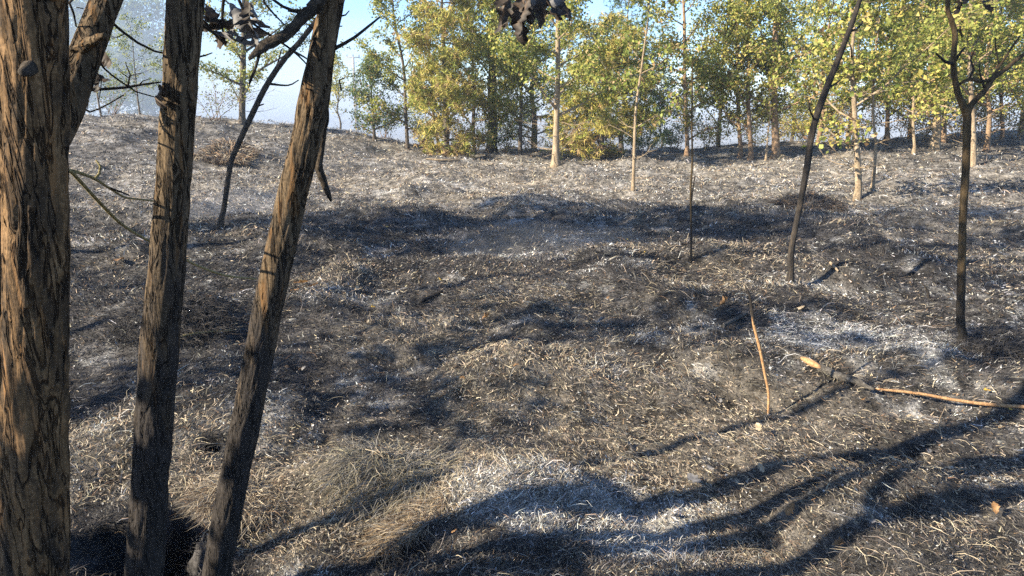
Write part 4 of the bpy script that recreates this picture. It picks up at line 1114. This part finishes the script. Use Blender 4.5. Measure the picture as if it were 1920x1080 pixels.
# --- fallen branch at the right: ashen thick end, then a long peeled orange rod
def ground_path(pxs, lift=.026):
    out = []
    for (px, py, w) in pxs:
        g = G(px, py); m = mpp(px, py, g[1]); out.append((g[0], g[1], g[2] + w * m / 2 * .6 + lift, w * m / 2))
    return out
def resting_path(pxs, lift=.006):
    """a stiff piece: straight in depth between its ends, moved until it rests on the hummocks"""
    d0 = G(*pxs[0][:2])[1]; d1 = G(*pxs[-1][:2])[1]
    x0, x1 = pxs[0][0], pxs[-1][0]
    sc_ = 1.02
    while True:
        out = []; ok = True
        for (px, py, w) in pxs:
            d = (d0 + (d1 - d0) * (px - x0) / (x1 - x0)) * sc_
            q = P(px, py, d); m = mpp(px, py, d)
            if q[2] < float(height(q[0], q[1])) + lift: ok = False
            out.append((*q, w * m / 2))
        if ok or sc_ < .85: return out
        sc_ -= .004
gp = resting_path([(1472, 655, 7), (1490, 664, 12), (1515, 678, 15), (1545, 693, 14), (1575, 706, 15), (1606, 715, 13), (1622, 724, 9), (1640, 730, 5)])
orgb = np.array(gp[3][:3])
fb = thing('fallen_branch', 'fallen branch with ash-grey bark and a peeled orange patch, right foreground', 'branch', orgb)
MB().tube(smooth_path(gp, .012), 16, .35, 3, kz=22).build('branch_wood', M_LOG, fb, orgb)
pw = [(a[0] - .004, a[1] - .012, a[2] + .006, a[3] * .86) for a in smooth_path(gp, .02)]
pw = [a for a, b in zip(pw, np.linspace(0, 1, len(pw))) if .20 < b < .48]
k = len(pw)
pw = [(a[0], a[1], a[2], a[3] * (0.35 + .72 * math.sin(math.pi * (i + .5) / k))) for i, a in enumerate(pw)]
MB().tube(pw, 12).build('peeled_patch', M_ORANGE, fb, orgb)
gp = resting_path([(1638, 729, 3.5), (1680, 733, 5), (1730, 739, 5.5), (1790, 750, 6), (1850, 758, 6.5), (1925, 763, 7), (2010, 764, 7)])
o_ = MB().tube(smooth_path(gp, .03), 9, .06, 6).build('peeled_rod', M_ORANGE, None, gp[3][:3]); o_.location = [float(c) for c in gp[3][:3]]
tag(o_, 'long thin peeled orange rod lying on the straw at the right edge', 'rod')

# loose sticks lying in the field
for i, (pts, mt, lab) in enumerate((
    ([(330, 640, 4), (370, 632, 4), (435, 628, 3)], M_YTWIG, 'pale straw-coloured stem lying between the second and third trunks'),
    ([(800, 300, 3), (830, 303, 4), (862, 302, 3)], M_PALE, 'pale stick lying on the burnt field below the yellowed pine'),
    ([(790, 575, 7), (812, 562, 8), (830, 552, 7)], M_CHARBARK, 'black charred stick lying right of the single yellow leaf'),
    ([(1355, 620, 7), (1380, 607, 8), (1400, 596, 6)], M_LOG, 'grey broken stick lying behind the orange standing stick'),
    ([(1765, 830, 2.2), (1760, 800, 2.2), (1772, 772, 1.8)], M_PALE, 'thin pale stem lying beneath the orange rod'),
    ([(1556, 498, 5), (1562, 508, 5), (1571, 517, 4)], M_PALE, 'short pale stick on the mound behind the ash patch'))):
    gp = ground_path(pts, .02); c = np.array(gp[1][:3])
    o_ = MB().tube(smooth_path(gp, .02), 7, .15, i).build('fallen_stick', mt, None, c); o_.location = [float(t) for t in c]
    tag(o_, lab, 'stick')

# ------------------------------------------------------------------ tussocks that stand out
def tussock(label, px, py, rx, h, n, colours, L, lean=(0, 0), width=.003, name='grass_tussock'):
    g = G(px, py)
    a = rng.random(n) * 2 * np.pi; q = np.sqrt(rng.random(n)) * rx
    x = g[0] + q * np.cos(a); y = g[1] + q * np.sin(a) * .8
    z = height(x, y)
    head = np.arctan2(x - g[0], y - g[1]) + rng.normal(0, .6, n)
    head = np.where(rng.random(n) < .75, math.atan2(lean[0], lean[1]) + rng.normal(0, .5, n), head) if lean != (0, 0) else head
    lift = np.clip(rng.normal(h, .35, n), .05, 1.5)
    cols = np.array(colours)[rng.integers(0, len(colours), n)] * (0.65 + .7 * rng.random(n))[:, None]
    wd = rng.normal(0, .7, (n, 3)); wd[:, 2] += .6
    v, t, c = strand_mesh(np.stack([x, y, z - .01], -1), head, L * (.5 + .7 * rng.random(n)), lift, rng.normal(0, .7, n), width * (.6 + .8 * rng.random(n)), cols, wd)
    o = link(name, np_mesh(name, v - g, t, None, c), M_BLADE); o.location = [float(k) for k in g]
    return tag(o, label, 'tussock')
cc = [tuple(C_CHAR * 1.4), tuple(C_DARK), tuple(C_DARK * .6)]
gg = [tuple(C_GREY), tuple(C_GREY * .7), (.28, .25, .17), (.16, .15, .11)]
tussock('dark singed grass tussock at the foot of the forked tree', 1850, 655, .22, .75, 2200, cc, .22, (1, .2))
tussock('grey-green drooping grass tussock overhanging the hollow at bottom centre', 735, 880, .24, .45, 3200, gg + [tuple(C_STRAW * .8)], .17, (-.5, -1), .0020)
tussock('dark rounded tussock mound right of the black leaning stem', 1515, 385, .5, .85, 1600, cc + [tuple(C_BROWN)], .20, (0, 0), .008)
tussock('brown tussock mound on the left slope behind the slim curving tree', 425, 298, .6, .95, 1800, [tuple(C_DARK), tuple(C_BROWN), tuple(C_BROWN * 1.5), tuple(C_STRAW * .8)], .34, (0, 0), .014)
tussock('black singed tussock between the thickest and second trunks', 320, 585, .4, .55, 3000, cc, .16, (.3, -1), .003)
tussock('dry golden tussock on the bank between the second and third trunks', 455, 935, .16, .6, 2200, [tuple(C_STRAW), tuple(C_STRAW * 1.1), tuple(C_BROWN)], .14, (-.4, -1), .002)
tussock('golden fringe of grass hanging over the small hollow at bottom centre', 775, 975, .17, .25, 2200, [tuple(C_STRAW), (.36, .26, .15), tuple(C_BROWN), tuple(C_GREY)], .12, (-.6, -1), .0019)

# ------------------------------------------------------------------ fallen leaves
def fallen(px, py, size, mat, label, group=None):
    g = G(px, py)
    V, T = oak_leaf(size, random.uniform(-1.0, 1.2), random.uniform(-.4, .9))
    a = random.random() * 6.28; ti = random.uniform(-.5, .5); t2 = random.uniform(-.5, .5)
    V = V - V.mean(0)
    Rz = np.array([[math.cos(a), -math.sin(a), 0], [math.sin(a), math.cos(a), 0], [0, 0, 1]])
    Rx = np.array([[1, 0, 0], [0, math.cos(ti), -math.sin(ti)], [0, math.sin(ti), math.cos(ti)]])
    Ry = np.array([[math.cos(t2), 0, math.sin(t2)], [0, 1, 0], [-math.sin(t2), 0, math.cos(t2)]])
    V = V @ (Rz @ Rx @ Ry).T
    zc = g[2] + .034 - min(0, V[:, 2].min()) * .8
    o = link('fallen_leaf', np_mesh('fallen_leaf', V, T, None, None, True), mat)
    o.location = (float(g[0]), float(g[1]), float(zc))
    return tag(o, label, 'leaf', group)
for (px, py, s, m, lab) in ((827, 535, .055, M_YELLOWLEAF, 'bright yellow leaf lying alone left of centre in the burnt grass'),
                            (700, 585, .05, M_YELLOWLEAF, 'small yellow leaf below the orange leaf heap'),
                            (672, 552, .09, M_PALELEAF, 'long ochre leaf lying right of the orange leaf heap'),
                            (565, 540, .13, M_ORANGELEAF, 'orange dry leaf on the heap against the third trunk'),
                            (588, 546, .12, M_BROWNLEAF, 'darker orange leaf on the right of the heap by the third trunk'),
                            (553, 552, .09, M_ORANGELEAF, 'small orange leaf at the foot of the heap by the third trunk'),
                            (225, 495, .15, M_BROWNLEAF, 'large brown dry leaf between the thickest and second trunks'),
                            (262, 503, .09, M_PALELEAF, 'pale dry leaf left of the second trunk'),
                            (392, 567, .06, M_BROWNLEAF, 'orange-brown leaf right of the second trunk'),
                            (362, 555, .06, M_PALELEAF, 'whitish leaf hard against the right side of the second trunk'),
                            (726, 432, .05, M_YELLOWLEAF, 'tiny yellow leaf in the shaded field left of centre'),
                            (1207, 482, .05, M_YELLOWLEAF, 'tiny yellow leaf left of the thin black sapling'),
                            (1175, 455, .05, M_YELLOWLEAF, 'tiny yellow-green leaf in the shaded middle of the field'),
                            (1300, 915, .085, M_GREYLEAF, 'large curled grey leaf in the lower right foreground'),
                            (1183, 862, .085, M_GREYLEAF, 'curled grey leaf left of the big shadow in the foreground'),
                            (1110, 850, .05, M_PALELEAF, 'small pale leaf left of the curled grey leaf'),
                            (1478, 980, .06, M_BROWNLEAF, 'brown leaf low in the right foreground'),
                            (1570, 1043, .05, M_BROWNLEAF, 'brown leaf at the bottom edge right of centre'),
                            (1860, 980, .05, M_BROWNLEAF, 'small brown leaf near the bottom right corner'),
                            (1420, 815, .06, M_PALELEAF, 'tan leaf below the foot of the orange stick'),
                            (1425, 895, .055, M_PALELEAF, 'tan leaf in the middle of the right foreground'),
                            (1893, 780, .04, M_YELLOWLEAF, 'small yellow leaf under the orange rod at the right edge'),
                            (1848, 745, .04, M_YELLOWLEAF, 'yellow leaf just above the orange rod'),
                            (1912, 568, .06, M_PALELEAF, 'pale leaf at the right edge beyond the forked tree'),
                            (1890, 590, .08, M_PALELEAF, 'long pale leaf right of the forked tree'),
                            (1355, 582, .11, M_BROWNLEAF, 'orange-brown dry leaf left of the orange standing stick'),
                            (1125, 615, .09, M_GREYLEAF, 'grey curled leaf in the middle of the field'),
                            (910, 608, .09, M_BROWNLEAF, 'brown curled leaf standing in straw left of the field centre'),
                            (1180, 795, .05, M_PALELEAF, 'small tan leaf above the big shadow'),
                            (1500, 590, .07, M_PALELEAF, 'pale leaf at the left border of the ash patch')):
    fallen(px, py, s, m, lab)
for i in range(70):
    fallen(random.uniform(420, 1900), random.uniform(470, 1060), random.uniform(.02, .04), random.choice((M_PALELEAF, M_GREYLEAF, M_GREYLEAF, M_BROWNLEAF, M_DEADLEAF)), 'small curled leaf scrap lying loose among the burnt grass', 'leaf scraps on the burnt grass')

# ------------------------------------------------------------------ trees left of the frame whose shade lies across the field
SH = [(-5.4, 3.8, 8.4, 'oak_tree', 'tall oak left of the frame whose shade falls across the middle field', 1150, 1.5, 5.0),
      (-8.0, 4.2, 8.8, 'oak_tree', 'second tall oak left of the frame shading the middle field', 800, 1.6, 5.2),
      (-10.8, 3.7, 8.6, 'oak_tree', 'third tall oak left of the frame shading the right of the field', 900, 1.6, 5.2),
      (-13.2, 4.6, 8.8, 'oak_tree', 'farthest tall oak left of the frame', 1150, 1.6, 5.2),
      (-6.4, 6.2, 5.2, 'oak_tree', 'lower oak left of the frame, shading the left of the field', 1200, 1.1, 2.6),
      (-6.6, 1.5, 5.0, 'oak_tree', 'oak behind the viewer, dappling the foreground', 520, 1.0, 2.6),
      (-2.75, 1.65, 5.4, 'oak_tree', 'slim oak just left of the frame throwing a thin diagonal shadow', 260, 0.7, 3.4)]
SH.append((-3.15, 0.38, 2.1, 'young_oak', 'unseen leafy young oak added left behind the viewer to shade the feet of the foreground trunks', 520, 0.5, .45))  # added out of view as an occluder, keeps sun off the lower stems
for (x, y, H, nm, lab, lv, sp, lo) in SH:
    z = float(height(x, y))
    tr = [(x, y, z - .15, .05)] + [(x + random.gauss(0, .06), y + random.gauss(0, .06), z + H * i / 6, .047 * (1.03 - .95 * i / 6)) for i in range(1, 7)]
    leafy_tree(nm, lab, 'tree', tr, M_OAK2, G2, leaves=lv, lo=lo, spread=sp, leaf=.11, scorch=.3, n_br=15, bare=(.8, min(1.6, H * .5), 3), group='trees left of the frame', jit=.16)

# ------------------------------------------------------------------ smoky air
def haze_box():
    x0, x1, y0, y1, z0, z1 = -3100, 3100, -3100, 3100, -47, 14.0
    v = [(x, y, z) for z in (z0, z1) for y in (y0, y1) for x in (x0, x1)]
    q = [(0, 2, 3, 1), (4, 5, 7, 6), (0, 1, 5, 4), (2, 6, 7, 3), (0, 4, 6, 2), (1, 3, 7, 5)]
    me = np_mesh('haze', np.array(v), None, np.array(q))
    m = bpy.data.materials.new('haze'); m.use_nodes = True; nt = m.node_tree; nt.nodes.clear()
    out = nt.nodes.new('ShaderNodeOutputMaterial'); pv = nt.nodes.new('ShaderNodeVolumePrincipled')
    pv.inputs['Color'].default_value = (.72, .84, 1.0, 1); pv.inputs['Density'].default_value = 0.0011; pv.inputs['Anisotropy'].default_value = 0.0
    nt.links.new(pv.outputs[0], out.inputs['Volume'])
    return tag(link('haze', me, m), 'thin blue smoke haze hanging over the burnt field', 'haze', kind='stuff')
haze_box()

def smoke(name, label, c, rad, dens, col):
    import bmesh
    bm = bmesh.new(); bmesh.ops.create_icosphere(bm, subdivisions=4, radius=1.0)
    for v in bm.verts:
        n = float(noise3(v.co.x * 2 + 5, v.co.y * 2 + 5, v.co.z * 2 + 5, 91)) - .5
        v.co *= 1 + .35 * n
        v.co.x *= rad[0]; v.co.y *= rad[1]; v.co.z *= rad[2]
    me = bpy.data.meshes.new(name); bm.to_mesh(me); bm.free()
    m = bpy.data.materials.new(name); m.use_nodes = True; nt = m.node_tree; nt.nodes.clear()
    out = nt.nodes.new('ShaderNodeOutputMaterial'); pv = nt.nodes.new('ShaderNodeVolumePrincipled')
    pv.inputs['Color'].default_value = (*col, 1); pv.inputs['Density'].default_value = dens
    nt.links.new(pv.outputs[0], out.inputs['Volume'])
    return tag(link(name, me, m, None, c), label, 'smoke', kind='stuff')
smoke('smoke', 'bank of blue smoke drifting over the left ridge', (-30, 52, 1.0), (24, 13, 8), .03, (.66, .80, 1.0))

_w = P(1010, 470, 7.4)
smoke('smoke', 'wisp of pale smoke creeping low over the middle of the field', (float(_w[0]), 7.4, float(height(_w[0], 7.4)) + .12), (1.1, .7, .22), .06, (.80, .88, 1.0))
_w = P(440, 395, 9.6)
smoke('smoke', 'wisp of pale smoke at the foot of the slim curving tree', (float(_w[0]), 9.6, float(height(_w[0], 9.6)) + .15), (.8, .6, .28), .10, (.80, .88, 1.0))
